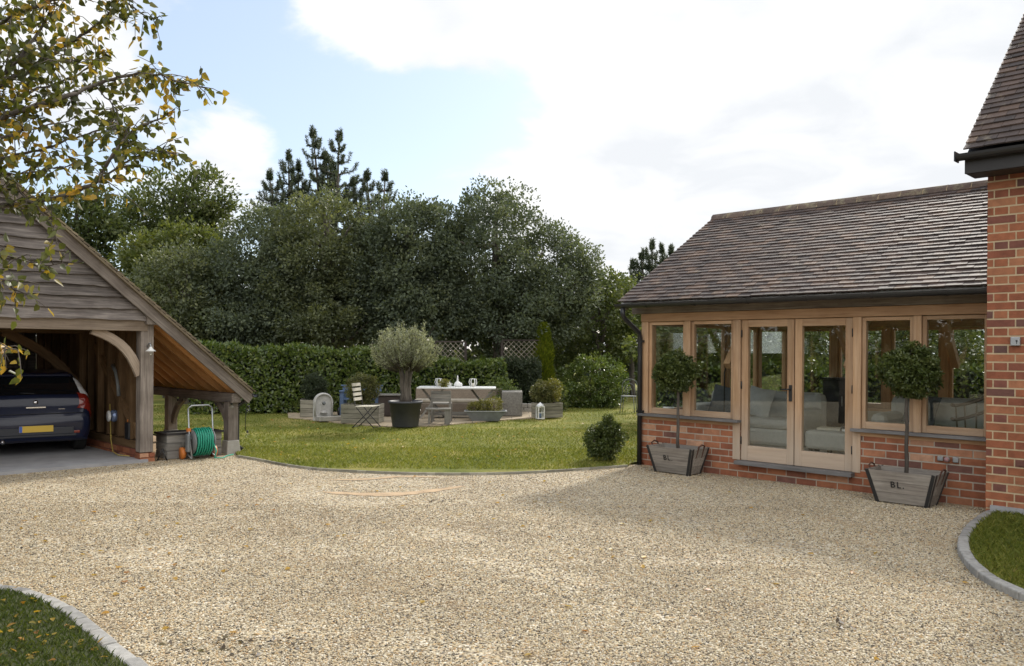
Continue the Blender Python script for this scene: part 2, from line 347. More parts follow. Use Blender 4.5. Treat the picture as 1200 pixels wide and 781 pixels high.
# ---------------------------------------------------------------- ground, gravel, lawn
def poly_obj(name, P, z, mat, kind='structure', thick=0.0):
    P = [(float(x), float(y)) for x, y in P]
    bm = bmesh.new(); vs = [bm.verts.new((x, y, z)) for x, y in P]; f = bm.faces.new(vs)
    if f.normal.z < 0: f.normal_flip()
    bmesh.ops.triangulate(bm, faces=[f])
    if thick:
        top = bm.faces[:]; ed = [e for e in bm.edges if e.is_boundary]
        r = bmesh.ops.extrude_edge_only(bm, edges=ed)
        for v in [g for g in r['geom'] if isinstance(g, bmesh.types.BMVert)]: v.co.z -= thick
        bmesh.ops.recalc_face_normals(bm, faces=bm.faces[:])
    me = bpy.data.meshes.new(name); bm.to_mesh(me); bm.free(); me.materials.append(mat)
    o = bpy.data.objects.new(name, me); COL.objects.link(o)
    if kind: o['kind'] = kind
    return o
def in_poly(x, y, P):
    P = np.asarray(P, float); c = np.zeros(len(x), bool); j = len(P)-1
    for i in range(len(P)):
        xi, yi = P[i]; xj, yj = P[j]
        hit = ((yi > y) != (yj > y)) & (x < (xj-xi)*(y-yi)/((yj-yi) if yj != yi else 1e-9)+xi)
        c ^= hit; j = i
    return c
def smooth_curve(P, k=6):
    P = np.asarray(P, float); out = []
    for i in range(len(P)-1):
        p0, p1, p2, p3 = P[max(i-1, 0)], P[i], P[i+1], P[min(i+2, len(P)-1)]
        for t in np.linspace(0, 1, k, endpoint=False):
            out.append(.5*((2*p1)+(-p0+p2)*t+(2*p0-5*p1+4*p2-p3)*t*t+(-p0+3*p1-3*p2+p3)*t**3))
    out.append(P[-1]); return np.array(out)

# gravel material: pale flint pebbles, patches of darker damp grit and bare sand where cars turn
def gravel_nodes(n, l, b, stone):
    w = worldpos(n)
    stops = [(0, (.06, .056, .05)), (.10, (.15, .13, .105)), (.24, (.30, .25, .18)), (.42, (.45, .395, .295)), (.62, (.52, .475, .365)), (.79, (.48, .37, .215)), (.85, (.40, .26, .13)), (.91, (.60, .565, .475)), (1, (.70, .67, .60))]
    r = ramp(n, stops)
    if stone:
        oi = n.new('ShaderNodeObjectInfo'); l.new(oi.outputs['Random'], r.inputs[0])
    else:
        v = n.new('ShaderNodeTexVoronoi'); v.inputs['Scale'].default_value = 62; l.new(w, v.inputs['Vector'])
        sp = n.new('ShaderNodeSeparateColor'); l.new(v.outputs['Color'], sp.inputs[0]); l.new(sp.outputs[0], r.inputs[0])
        v2 = n.new('ShaderNodeTexVoronoi'); v2.inputs['Scale'].default_value = 62; l.new(w, v2.inputs['Vector'])
        bump(n, l, v2.outputs['Distance'], .9, -.012, b)
    t = noise(n, l, w, .55, 6, .62); q = ramp(n, [(.3, (.80, .76, .70)), (.52, (1.0, .97, .91)), (.75, (1.10, 1.07, 1.01))]); l.new(t.outputs['Fac'], q.inputs[0])
    c = mixrgb(n, l, 1.0, r.outputs[0], q.outputs[0], 'MULTIPLY')
    t2 = noise(n, l, w, 1.7, 5, .7); q2 = ramp(n, [(.55, (0,)*3), (.76, (.6,)*3)]); l.new(t2.outputs['Fac'], q2.inputs[0])
    c = mixrgb(n, l, q2.outputs[0], c, (.34, .25, .15))
    l.new(c, b.inputs['Base Color']); b.inputs['Roughness'].default_value = .85; b.inputs['Specular IOR Level'].default_value = .3
mg, n, l, b = mat_new('gravel'); gravel_nodes(n, l, b, False)
ms, n, l, b = mat_new('gravel_stone'); gravel_nodes(n, l, b, True)
msand = m_plain('bare_sand', (.50, .36, .22), .95, var=.18, scale=5, bmp=.5)
# lawn: mown turf with yellowed and mossy patches
mlawn, n, l, b = mat_new('lawn_turf'); w = worldpos(n)
t = noise(n, l, w, .7, 6, .65); r = ramp(n, [(.28, (.10, .128, .022)), (.5, (.185, .195, .038)), (.68, (.33, .28, .085))]); l.new(t.outputs['Fac'], r.inputs[0])
t2 = noise(n, l, w, 45, 5, .7); r2 = ramp(n, [(.3, (.55,)*3), (.7, (1.25,)*3)]); l.new(t2.outputs['Fac'], r2.inputs[0])
c = mixrgb(n, l, 1.0, r.outputs[0], r2.outputs[0], 'MULTIPLY'); l.new(c, b.inputs['Base Color']); b.inputs['Roughness'].default_value = .9; b.inputs['Specular IOR Level'].default_value = .2
bump(n, l, t2.outputs['Fac'], .8, .03, b)
mpave, n, l, b = mat_new('sandstone_paving'); w = worldpos(n)
br = n.new('ShaderNodeTexBrick'); br.inputs['Scale'].default_value = 1.0; br.inputs['Brick Width'].default_value = .9; br.inputs['Row Height'].default_value = .6; br.inputs['Mortar Size'].default_value = .012
br.inputs['Color1'].default_value = (.42, .34, .23, 1); br.inputs['Color2'].default_value = (.36, .29, .20, 1); br.inputs['Mortar'].default_value = (.2, .17, .13, 1); l.new(w, br.inputs['Vector'])
t = noise(n, l, w, 3, 6, .6); r = ramp(n, [(.3, (.75,)*3), (.7, (1.12,)*3)]); l.new(t.outputs['Fac'], r.inputs[0])
l.new(mixrgb(n, l, 1.0, br.outputs['Color'], r.outputs[0], 'MULTIPLY'), b.inputs['Base Color']); b.inputs['Roughness'].default_value = .85

gv_ = MB(); gv_.lathe([(0.001, 0), (60, 0), (400, 0), (1500, 0)], (0, 20, -.06), 48)
tag(gv_.build('ground', mlawn), kind='structure')
poly_obj('gravel_drive', [(-14, -6), (14, -6), (14, 15), (-14, 15)], 0.0, mg)

lawn_edge_px = [(279, 536), (300, 539.5), (330, 545.5), (365, 550.5), (400, 553), (450, 555.5), (500, 556.8), (550, 557), (600, 556), (650, 553.5), (700, 550), (735, 547.5)]
LE = smooth_curve([gp(*p) for p in lawn_edge_px], 5)
LAWN = [(-60, 120)]+[tuple(uv(6.35, 22)[:2])]+[tuple(uv(6.36, 12.9)[:2])]+[tuple(p) for p in LE]+[tuple(uv(9.95, 7.42)[:2]), tuple(uv(14.6, 7.42)[:2]), tuple(uv(15.0, 2)[:2]), tuple(uv(20, -3)[:2]), (70, 40), (70, 120)]
poly_obj('lawn', LAWN, 0.03, mlawn, thick=.06)
kl = [gp(*p) for p in [(-40, 690), (0, 694), (30, 698), (60, 707), (90, 724), (118, 746), (145, 768), (168, 786), (185, 803)]]
KL = smooth_curve(kl, 5)
kr = [gp(*p) for p in [(1230, 715), (1200, 706), (1172, 694), (1150, 682), (1134, 668), (1124, 652), (1123, 638), (1130, 624), (1144, 612), (1158, 604)]]
KR = smooth_curve(kr, 5)
def inset(P, side, w=.115):
    T = norm(np.gradient(P, axis=0)); return P+np.stack([-T[:, 1], T[:, 0]], 1)*side*w*.8
LL = [tuple(p) for p in inset(KL, -1)]+[(-1.2, 2.2), (-1.3, 1), (-6, 1), (-6, 3.9)]
LR = [tuple(p) for p in inset(KR, -1)]+[tuple(uv(9.60, 2.45)[:2]), tuple(uv(9.60, -3.0)[:2]), (9.5, 4.5), (6, 3.2)]
poly_obj('left_lawn', LL, 0.05, m_plain('soil_shade_tone', (.06, .07, .022), .95, var=.25, scale=14), thick=.08)  # left soil coloured darker, standing in for shade on this patch
poly_obj('right_lawn', LR, 0.05, mlawn, thick=.08)
# kerbs of granite setts
def kerb(name, P, side, w=.09, step=.27):
    m = MB(); d = np.r_[0, np.cumsum(np.linalg.norm(np.diff(P, axis=0), axis=1))]; s = 0.0
    while s < d[-1]-.05:
        L = step*rs.uniform(.8, 1.25); q0, q1 = ([np.interp(x, d, P[:, k]) for k in (0, 1)] for x in (s, min(s+L-.005, d[-1])))
        q0, q1 = np.array(q0), np.array(q1); t = norm(q1-q0); nn = np.array([-t[1], t[0]])*side
        c = (q0+q1)/2+nn*w*.5+nn*rs.uniform(-.006, .006); h = .060+rs.uniform(-.008, .008)
        m.box((c[0], c[1], h/2-.02), (np.linalg.norm(q1-q0), w*rs.uniform(.95, 1.04), h+.04), np.array([[t[0], -t[1], 0], [t[1], t[0], 0], [0, 0, 1]]))
        s += L
    return tag(m.build(name, M['setts'], bevel=.012), kind='structure')
kerb('left_kerb', KL, -1); kerb('right_kerb', KR, -1)
m = MB()
for i in range(len(LE)-1):
    m.beam((*LE[i], .0), (*LE[i+1], .0), .03, .066)
tag(m.build('lawn_edging', M['planter']), kind='structure')
# bare sand scraped through the gravel by turning wheels
def strip(name, pts, wid, mat, z):
    P = smooth_curve([gp(*p) for p in pts], 6); V = []; k = len(P)
    T = norm(np.gradient(P, axis=0)); N = np.stack([-T[:, 1], T[:, 0]], 1)
    for i in range(k):
        ww = wid*math.sin(math.pi*(i+.3)/(k-.4))**.6*rs.uniform(.7, 1.2)
        V += [(*(P[i]-N[i]*ww/2), z), (*(P[i]+N[i]*ww/2), z)]
    o = link_mesh(name, V, [(2*i, 2*i+2, 2*i+3, 2*i+1) for i in range(k-1)], mat); tag(o, kind='structure'); return P
SP1 = strip('sand_track', [(378, 577), (410, 579), (440, 580), (475, 579), (510, 575), (545, 570)], .22, msand, .005)
SP2 = strip('sand_track', [(385, 563), (430, 562), (470, 559), (515, 560)], .14, msand, .005)
# patio
PAT = [gp(*p) for p in [(338, 492), (360, 494), (395, 498), (430, 501), (470, 503.5), (520, 501), (560, 497), (600, 494), (640, 491.5)]]+[(1.1, 22.6), (-6.2, 22.6)]
poly_obj('patio', PAT, 0.055, mpave, thick=.06)

# pebbles lying on the drive, real stones near the camera
def gravel_stones():
    def band(y0, y1, dens):
        x0, x1 = .66*y1+1.6, .66*y1+1.6
        k = int(dens*(x0+x1)*(y1-y0)); x = rs.uniform(-x0, x1, k); y = rs.uniform(y0, y1, k)
        keep = np.abs(x) < .66*y+1.6
        return x[keep], y[keep]
    X, Y = [], []
    for a in ((2.8, 4.6, 7400), (4.6, 6.5, 5600), (6.5, 9, 2600), (9, 13.3, 900)):
        x, y = band(*a); X.append(x); Y.append(y)
    x, y = np.concatenate(X), np.concatenate(Y)
    bad = in_poly(x, y, LAWN) | in_poly(x, y, LL) | in_poly(x, y, LR)
    u, v = (x+y)*R2, (y-x)*R2
    bad |= (u > 10.06) & (v < 7.34); bad |= (u > 9.58) & (v < 2.6); bad |= (v > 12.36) & (u < 5.05)
    for P, wd in ((SP1, .10), (SP2, .06)):
        d = np.min((x[:, None]-P[None, ::2, 0])**2*.25+(y[:, None]-P[None, ::2, 1])**2, axis=1) if len(x) < 1 else None
        for i in range(0, len(P), 2): bad |= ((x-P[i, 0])**2+(y-P[i, 1])**2 < (wd*1.1)**2) & (rs.rand(len(x)) < .62)
    thin = np.sin(x*1.9+np.sin(y*1.3)*1.6)*np.sin(y*2.3+x*.5)+.5*np.sin(x*4.3+y*3.1)+.35*np.sin(y*9+np.sin(x*1.2)*5)
    bad |= (rs.rand(len(x)) < np.clip(thin-.35, 0, .75))
    x, y = x[~bad], y[~bad]
    V = np.stack([x, y, np.full(len(x), .003)], 1)
    me = bpy.data.meshes.new('gravel_stones'); me.vertices.add(len(V)); me.vertices.foreach_set('co', V.astype(np.float32).ravel()); me.update()
    o = bpy.data.objects.new('gravel_stones', me); COL.objects.link(o); me.materials.append(ms); tag(o, kind='stuff', label='loose pale flint pebbles covering the drive', cat='gravel')
    g = bpy.data.node_groups.new('stones', 'GeometryNodeTree')
    g.interface.new_socket('Geometry', in_out='INPUT', socket_type='NodeSocketGeometry'); g.interface.new_socket('Geometry', in_out='OUTPUT', socket_type='NodeSocketGeometry')
    N, L = g.nodes, g.links
    gi, go = N.new('NodeGroupInput'), N.new('NodeGroupOutput')
    ico = N.new('GeometryNodeMeshIcoSphere'); ico.inputs['Radius'].default_value = 1.0; ico.inputs['Subdivisions'].default_value = 1
    sm = N.new('GeometryNodeSetMaterial'); sm.inputs['Material'].default_value = ms
    L.new(ico.outputs[0], sm.inputs[0])
    inst = N.new('GeometryNodeInstanceOnPoints')
    rr = N.new('FunctionNodeRandomValue'); rr.data_type = 'FLOAT_VECTOR'; rr.inputs[0].default_value = (-.45, -.45, 0); rr.inputs[1].default_value = (.45, .45, 6.28)
    sc = N.new('FunctionNodeRandomValue'); sc.data_type = 'FLOAT_VECTOR'; sc.inputs[0].default_value = (.0040, .0036, .0022); sc.inputs[1].default_value = (.0100, .0078, .0052); sc.inputs['Seed'].default_value = 5
    L.new(gi.outputs[0], inst.inputs['Points']); L.new(sm.outputs[0], inst.inputs['Instance']); L.new(rr.outputs[0], inst.inputs['Rotation']); L.new(sc.outputs[0], inst.inputs['Scale'])
    L.new(inst.outputs[0], go.inputs[0])
    md = o.modifiers.new('stones', 'NODES'); md.node_group = g
gravel_stones()

# grass blades
mgrass = m_leaf('grass_blade', [(0, (.07, .098, .017)), (.4, (.145, .172, .032)), (.75, (.235, .235, .055)), (.93, (.24, .22, .07)), (1, (.32, .26, .12))], .4, .55, .25)
mgrass_shade = m_leaf('grass_shade_tone', [(0, (.028, .048, .010)), (.45, (.060, .085, .018)), (.8, (.105, .12, .03)), (1, (.19, .16, .07))], .3, .6, .2)  # darker blades for the left patch, shade put into their colour
def blades(name, x, y, z, h, w, label, mat=None):
    k = len(x); a = rs.uniform(0, 6.283, k); h = h*rs.uniform(.5, 1.35, k); lean = h*rs.uniform(.2, 1.0, k); b_ = rs.uniform(0, 6.283, k)
    P = np.stack([x, y, np.full(k, z)], 1); Sd = np.stack([np.cos(a), np.sin(a), np.zeros(k)], 1)*(w*rs.uniform(.7, 1.3, k))[:, None]
    Ln = np.stack([np.cos(b_), np.sin(b_), np.zeros(k)], 1)*lean[:, None]; U = np.array([0, 0, 1.])
    V = np.stack([P-Sd, P+Sd, P+Sd*.7+Ln*.35+U*(h*.6)[:, None], P+Ln+U*(h)[:, None]*.95], 1).reshape(-1, 3)
    f = np.arange(k*4).reshape(k, 4)
    patch = .5+.5*np.sin(x*1.7+np.sin(y*1.3)*2)*np.sin(y*1.1+x*.6)
    r = np.clip(rs.beta(1.6, 2.4, k)*.85+patch*.24, 0, 1)
    o = link_mesh(name, V, f, mat or mgrass, None, np.repeat(r, 4)); tag(o, label, 'grass', kind='stuff')
def scatter(P, n, x0, x1, y0, y1):
    x, y = rs.uniform(x0, x1, n), rs.uniform(y0, y1, n); k = in_poly(x, y, P); return x[k], y[k]
x, y = scatter(LL, 60000, -4.4, -1.0, 2.4, 5.6); blades('short_grass', x, y, .045, .034, .0026, 'grass coloured darker to show shade inside the curved kerb at the lower left', mgrass_shade)
x, y = scatter(LR, 110000, 3.4, 7.8, 4.2, 9.6); blades('short_grass', x, y, .045, .045, .0034, 'green grass inside the curved kerb beside the brick house')
xs, ys = [], []
for y0, y1, d in ((11.5, 14, 1500), (14, 17.5, 700), (17.5, 24, 260)):
    x0 = .62*y1+1; k = int(d*2*x0*(y1-y0)); x, y = scatter(LAWN, k, -x0, x0, y0, y1); xs.append(x); ys.append(y)
x, y = np.concatenate(xs), np.concatenate(ys); kp = ~in_poly(x, y, PAT) & ~((x+y)*R2 > 9.9) | ((y-x)*R2 > 7.45); kp &= ~in_poly(x, y, PAT)
blades('mown_grass', x[kp], y[kp], .025, .036, .006, 'broad mown lawn between the gravel drive and the hedge')

# ---------------------------------------------------------------- foliage generators
def leaves(P, D, N, L, Wd, fold=False):
    k = len(P); D = norm(D); N = norm(N-D*np.sum(N*D, 1, keepdims=True)); Sx = np.cross(D, N)
    L = np.broadcast_to(L, (k,))[:, None]; Wd = np.broadcast_to(Wd, (k,))[:, None]
    if not fold:
        V = np.stack([P, P+D*L*.5+Sx*Wd*.5+N*L*.06, P+D*L, P+D*L*.5-Sx*Wd*.5+N*L*.06], 1).reshape(-1, 3)
        return V, np.arange(4*k).reshape(k, 4), 4
    V = np.stack([P, P+D*L*.22+Sx*Wd*.5+N*L*.07, P+D*L*.62+Sx*Wd*.36+N*L*.06, P+D*L-N*L*.07, P+D*L*.62-Sx*Wd*.36+N*L*.06, P+D*L*.22-Sx*Wd*.5+N*L*.07], 1).reshape(-1, 3)
    i = 6*np.arange(k)[:, None]
    f = np.stack([i+np.array([0, 1, 2, 3]), i+np.array([0, 3, 4, 5])], 1).reshape(-1, 4)
    return V, f, 6
def leaf_obj(name, P, D, N, L, Wd, rnd, mat, parent=None, org=(0, 0, 0), fold=False):
    V, f, k = leaves(P, D, N, L, Wd, fold)
    return link_mesh(name, V-np.asarray(org, float), f, mat, parent, np.repeat(rnd, k))
def sph(k):
    v = rs.normal(size=(k, 3)); return norm(v)
def crown_pts(ells, nl, ncl, cr, inner=.62, droop=0.0):
    """clumped leaf positions over a union of ellipsoids; returns points, outward dirs, clump random"""
    vol = np.array([np.prod(e[1])**(2/3) for e in ells]); vol = vol/vol.sum(); P, O, C = [], [], []
    for (c, r), q in zip(ells, vol):
        c, r = np.asarray(c, float), np.asarray(r, float); kc = max(3, int(ncl*q))
        d = sph(kc); rad_ = rs.uniform(inner, 1.03, kc)**.8
        cc = c+d*r*rad_[:, None]; per = max(1, int(nl*q/kc))
        crr = cr*rs.uniform(.6, 1.35, kc)
        for j in range(kc):
            e = sph(per)*(rs.uniform(.15, 1, per)**.5)[:, None]*crr[j]*np.array([1, 1, .8])
            P.append(cc[j]+e); O.append(norm(norm(e)+d[j]*.9+np.array([0, 0, .25-droop]))); C.append(np.full(per, rs.rand()))
    return np.concatenate(P), np.concatenate(O), np.concatenate(C)
def crown(name, ells, nl, ncl, cr, L, Wd, mat, parent, org, inner=.62, fold=False, tone=.5, jitter=.9):
    P, O, C = crown_pts(ells, nl, ncl, cr, inner); k = len(P)
    D = norm(O+sph(k)*jitter); N = norm(O*.7+sph(k)*.7+np.array([0, 0, .5]))
    r = np.clip(tone*C+(1-tone)*rs.rand(k), 0, 1)
    return leaf_obj(name, P, D, N, L*rs.uniform(.65, 1.25, k), Wd*rs.uniform(.7, 1.2, k), r, mat, parent, org, fold)
def branchy(m, base, top, r0, ells, nlimb, wob=.12):
    base, top = np.asarray(base, float), np.asarray(top, float); n_ = 7
    P = np.array([base+(top-base)*t+np.r_[rs.normal(size=2)*wob*t, 0] for t in np.linspace(0, 1, n_)]); P[0] = base
    m.tube(P, np.linspace(r0, r0*.3, n_), 8)
    for i in range(nlimb):
        c, r = ells[i % len(ells)]; s = P[rs.randint(2, n_-1)]; e = np.asarray(c)+sph(1)[0]*np.asarray(r)*.75
        mid = (s+e)/2+np.array([0, 0, -.12*np.linalg.norm(e-s)])+rs.normal(size=3)*.08
        m.tube([s, mid, e], [r0*.38, r0*.24, r0*.07], 6)
ML = {}
ML['holm'] = m_leaf('holm_oak_leaf', [(0, (.052, .068, .052)), (.35, (.084, .108, .075)), (.7, (.118, .144, .090)), (1, (.18, .20, .11))], .36, .6, .3)
ML['holm2'] = m_leaf('warm_oak_leaf', [(0, (.058, .072, .044)), (.4, (.096, .116, .062)), (.75, (.138, .156, .074)), (1, (.19, .20, .09))], .38, .5, .45)
ML['lime'] = m_leaf('lime_green_leaf', [(0, (.055, .075, .022)), (.4, (.095, .12, .034)), (.8, (.14, .155, .045)), (1, (.19, .185, .06))], .4)
ML['ash'] = m_leaf('ash_leaf', [(0, (.045, .065, .024)), (.5, (.085, .112, .038)), (1, (.15, .165, .06))], .4)
ML['pine'] = m_leaf('pine_needle', [(0, (.045, .066, .046)), (.6, (.085, .112, .070)), (1, (.13, .155, .09))], .25)
ML['laurel'] = m_leaf('laurel_leaf', [(0, (.045, .078, .018)), (.4, (.09, .135, .03)), (.75, (.155, .20, .045)), (1, (.25, .27, .09))], .34, .3, .65)
ML['box'] = m_leaf('box_leaf', [(0, (.06, .072, .024)), (.5, (.12, .128, .045)), (.85, (.17, .165, .06)), (1, (.25, .18, .08))], .25, .45)
ML['bay'] = m_leaf('bay_leaf', [(0, (.045, .066, .018)), (.5, (.082, .11, .03)), (.9, (.125, .15, .045)), (1, (.18, .18, .065))], .3, .38, .5)
ML['olive'] = m_leaf('olive_leaf', [(0, (.14, .155, .105)), (.5, (.25, .27, .19)), (1, (.38, .40, .30))], .3, .55)
ML['conifer'] = m_leaf('gold_conifer', [(0, (.08, .115, .014)), (.5, (.16, .205, .022)), (1, (.25, .28, .03))], .38)
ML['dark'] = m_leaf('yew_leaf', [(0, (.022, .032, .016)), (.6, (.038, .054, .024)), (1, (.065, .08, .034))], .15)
ML['golden'] = m_leaf('golden_shrub_leaf', [(0, (.10, .105, .025)), (.5, (.19, .185, .045)), (1, (.30, .28, .10))], .3)
ML['autumn'] = m_leaf('turning_leaf', [(0, (.05, .062, .016)), (.4, (.085, .098, .022)), (.52, (.15, .14, .03)), (.65, (.31, .23, .037)), (.90, (.44, .26, .035)), (1, (.28, .12, .03))], .42, .42, .5)

def shrub_thing(name, label, cat, base, ells, nl, ncl, cr, L, Wd, mat, trunk_r=.03, nlimb=6, group=None, inner=.62, fold=False, top=None):
    t = thing(name, label, cat, base, 0, group); b_ = np.asarray(base, float)
    mm = MB(); top = np.asarray(top if top is not None else ells[0][0], float); branchy(mm, b_-np.array([0, 0, .04]), top, trunk_r, ells, nlimb, .25*trunk_r+.02)
    mm.build('trunk', M['bark'], t, b_)
    crown('crown', ells, nl, ncl, cr, L, Wd, mat, t, b_, inner, fold)
    return t
def px_ell(px, py, rx, ry, Y, depth=1.0):           # an ellipsoid given by what it spans in the photo, at distance Y
    c = at(px, py, Y); return (c, np.array([rx*Y/F, rx*Y/F*depth, ry*Y/F]))
def g0(px, Y, z=.03): return np.array([at(px, 411, Y)[0], Y, z])

# ---------------------------------------------------------------- buildings; all stand square to one 45 degree grid (u, v)
Q = rad(45)
def tiles(org, a, La, b, Lb, gauge, width, m, jit=.004, thick=.014):
    """overlapping clay tiles: a along the eave, b up the slope"""
    org, a, b = np.asarray(org, float), norm(a), norm(b); nn = np.cross(a, b)
    if nn[2] < 0: nn = -nn
    rows = int(math.ceil(Lb/gauge)); C, A_, B_, N_, R_, S_ = [], [], [], [], [], []
    wavex = rs.uniform(0, 6, 4)
    for i in range(rows):
        off = (width/2 if i % 2 else 0); k = int(math.ceil((La+off)/width))
        for j in range(k):
            x0 = max(0, j*width-off); x1 = min(La, (j+1)*width-off)
            if x1-x0 < .03: continue
            s0 = i*gauge; L = min(gauge*1.9, Lb-s0+.02)
            if L < .03: continue
            xc = (x0+x1)/2; sag = .004*math.sin(xc*1.3+wavex[0])
            tilt = .135+rs.uniform(-.012, .016); bb = norm(b-nn*tilt); n2 = norm(nn+b*tilt+a*rs.uniform(-.012, .012))
            C.append(org+a*xc+b*(s0+L/2+rs.uniform(-jit, jit))+nn*(.026+sag+rs.uniform(-.002, .003))); A_.append(norm(a+nn*rs.uniform(-.012, .012))); B_.append(bb); N_.append(n2)
            S_.append((x1-x0-.004, L, thick)); R_.append(rs.rand())
    return m.boxes(np.array(C), np.array(A_), np.array(B_), np.array(N_), np.array(S_), np.array(R_))
def bricks(m, org, a, La, z0, z1, out, flemish=True, proud=.003, skip=None, course=.09):
    org, a, out = np.asarray(org, float), norm(a), norm(out); C, S_, R_ = [], [], []
    i = 0; z = z0
    while z < z1-.03:
        h = min(.076, z1-z)
        x = -.135*(i % 2) if not flemish else (0 if i % 2 == 0 else -.2025)
        j = 0
        while x < La:
            L = .256 if (not flemish or (j % 2 == 0)) else .121
            x0, x1 = max(x, 0), min(x+L, La)
            if x1-x0 > .02:
                c = org+a*(x0+x1)/2+np.array([0, 0, z+h/2])+out*(proud-.012+rs.uniform(-.002, .003))
                if not (skip and skip((x0+x1)/2, z+h/2)):
                    C.append(c); S_.append((x1-x0, h-rs.uniform(0, .004), .024)); R_.append(rs.rand())
            x += L+.014; j += 1
        z += course; i += 1
    return m.boxes(np.array(C), a, np.array([0, 0, 1.]), out, np.array(S_), np.array(R_))

# ---- oak framed garden room
GR = thing('garden_room', 'oak framed glazed garden room on a low brick wall under a dark clay tile roof', 'garden room', uv(10.1, 7.34), Q)
OG = (10.1, 7.34, 0)
def B(mb, name, mat, parent=GR, org=OG, bevel=0.0): return mb.build(name, M[mat] if isinstance(mat, str) else mat, parent, org, bevel)
U0, V0, V1, UB = 10.1, 7.34, 2.57, 14.7
FLOOR = .24
DL, DR = 5.69, 4.16           # door opening in v
def dado(mb, mo, p, a, L, out, z1=.69, skip=None):
    bricks(mb, p, a, L, 0.0, z1, out, False, skip=skip)
mb = MB(); mo = MB()
# front wall: two stretches either side of the doors and a low course under the doors
for va, vb, zt in ((V0, DL, .69), (DL, DR, .17), (DR, V1, .69)):
    bricks(mb, (U0, va, 0), (0, -1, 0), va-vb, 0, zt, (-1, 0, 0), False)
    mo.box((U0+.10, (va+vb)/2, zt/2-.1), (.196, va-vb-.001, zt+.2))
bricks(mb, (U0, V0, 0), (1, 0, 0), UB-U0, 0, .69, (0, 1, 0), False); mo.box(((U0+UB)/2+.1, V0-.10, .245), (UB-U0-.2, .196, .89))
bricks(mb, (UB, V0, 0), (0, -1, 0), V0-V1, 0, .69, (1, 0, 0), False); mo.box((UB-.10, (V0+V1)/2-.1, .245), (.196, V0-V1-.2, .89))
bw = B(mo, 'brick_wall', 'mortar2'); 
B(mb, 'brick_facing', 'brick', bw, OG, 0); bw.children[0].location = (0, 0, 0)
# timber sole plate and stone-grey sill
m = MB(); m.box((U0+.07, (V0+DL)/2, .712), (.16, V0-DL, .05)); m.box((U0+.07, (DR+V1)/2, .712), (.16, DR-V1, .05))
m.box(((U0+UB)/2, V0-.08, .712), (UB-U0-.35, .15, .05)); m.box((UB-.08, (V0+V1)/2, .712), (.15, V0-V1-.35, .05)); B(m, 'sole_plate', 'oak_new')
m = MB(); m.box((U0+.04, (V0+DL)/2+.01, .757), (.26, V0-DL+.03, .036)); B(m, 'sill', 'sill', bevel=.004)
m = MB(); m.box((U0+.04, (DR+V1)/2, .757), (.26, DR-V1, .036)); B(m, 'sill', 'sill', bevel=.004)
m = MB(); m.box((U0+.03, (DL+DR)/2, .205), (.30, DL-DR+.06, .05)); B(m, 'threshold', 'sill', bevel=.004)
ZH = 2.14
FR = U0+.05
# posts on the front
def post(v, w, z0=.776, u=FR, mat='oak_pale', d=.13):
    m = MB(); m.box((u, v, (z0+ZH)/2), (d, w, ZH-z0)); B(m, 'post', mat, bevel=.006)
post(7.275, .12); post(6.53, .09); post(5.745, .11, .232); post(4.11, .10, .232); post(3.41, .09); post(2.62, .06)
m = MB(); m.box((FR, (V0+V1)/2, ZH+.062), (.15, V0-V1, .12)); B(m, 'head_beam', 'oak_new', bevel=.006)
m = MB(); m.box((FR+.03, (V0+V1)/2+.05, ZH+.205), (.20, V0-V1+.25, .16)); B(m, 'wall_plate', 'oak_grey', bevel=.008)
def window(va, vb, z0=.778, z1=ZH-.004, u=FR, name='window', mat='oak_pale', axis='v', st=.045, bottom=.085):
    """casement between va > vb; axis v for front/back, u for the side"""
    m = MB(); T = .07
    def bx(a0, a1, zz0, zz1, mm):
        if axis == 'v': mm.box((u, (a0+a1)/2, (zz0+zz1)/2), (T, abs(a1-a0), zz1-zz0))
        else: mm.box(((a0+a1)/2, u, (zz0+zz1)/2), (abs(a1-a0), T, zz1-zz0))
    lo, hi = min(va, vb)+.003, max(va, vb)-.003
    bx(lo, lo+st, z0, z1, m); bx(hi-st, hi, z0, z1, m); bx(lo+st, hi-st, z1-st, z1, m); bx(lo+st, hi-st, z0, z0+bottom, m)
    f = B(m, name, mat, bevel=.004)
    p = MB(); T2 = T
    def pane(a0, a1, zz0, zz1):
        if axis == 'v': p.box((u, (a0+a1)/2, (zz0+zz1)/2), (.012, a1-a0, zz1-zz0))
        else: p.box(((a0+a1)/2, u, (zz0+zz1)/2), (a1-a0, .012, zz1-zz0))
    pane(lo+st-.005, hi-st+.005, z0+bottom-.005, z1-st+.005)
    g = p.build('pane', M['glass'], f, OG)
    return f
window(7.215, 6.575); window(6.485, 5.80); window(4.06, 3.455); window(3.365, 2.67)
mid = (DL+DR)/2
def door(va, vb, handle_side, hinge_side):
    f = window(va, vb, .234, ZH-.004, FR-.004, 'door', 'oak_pale', 'v', .095, .20)
    h = MB(); e = va-.05 if hinge_side == 'hi' else vb+.05
    for z in (.5, 1.25, 1.95): h.tube([(FR-.046, (va-.006) if hinge_side == 'hi' else (vb+.006), z-.05), (FR-.046, (va-.006) if hinge_side == 'hi' else (vb+.006), z+.05)], .009, 8)
    h.build('hinge', M['black_mt'], f, OG)
    if handle_side is not None:
        h = MB(); hv = handle_side
        h.box((FR-.044, hv, 1.17), (.01, .042, .21)); h.tube([(FR-.045, hv, 1.22), (FR-.09, hv, 1.22), (FR-.09, hv+.115, 1.215)], .010, 8)
        h.build('handle', M['black_mt'], f, OG)
door(DL-.005, mid+.003, mid+.05, 'hi'); door(mid-.003, DR+.005, None, 'lo')
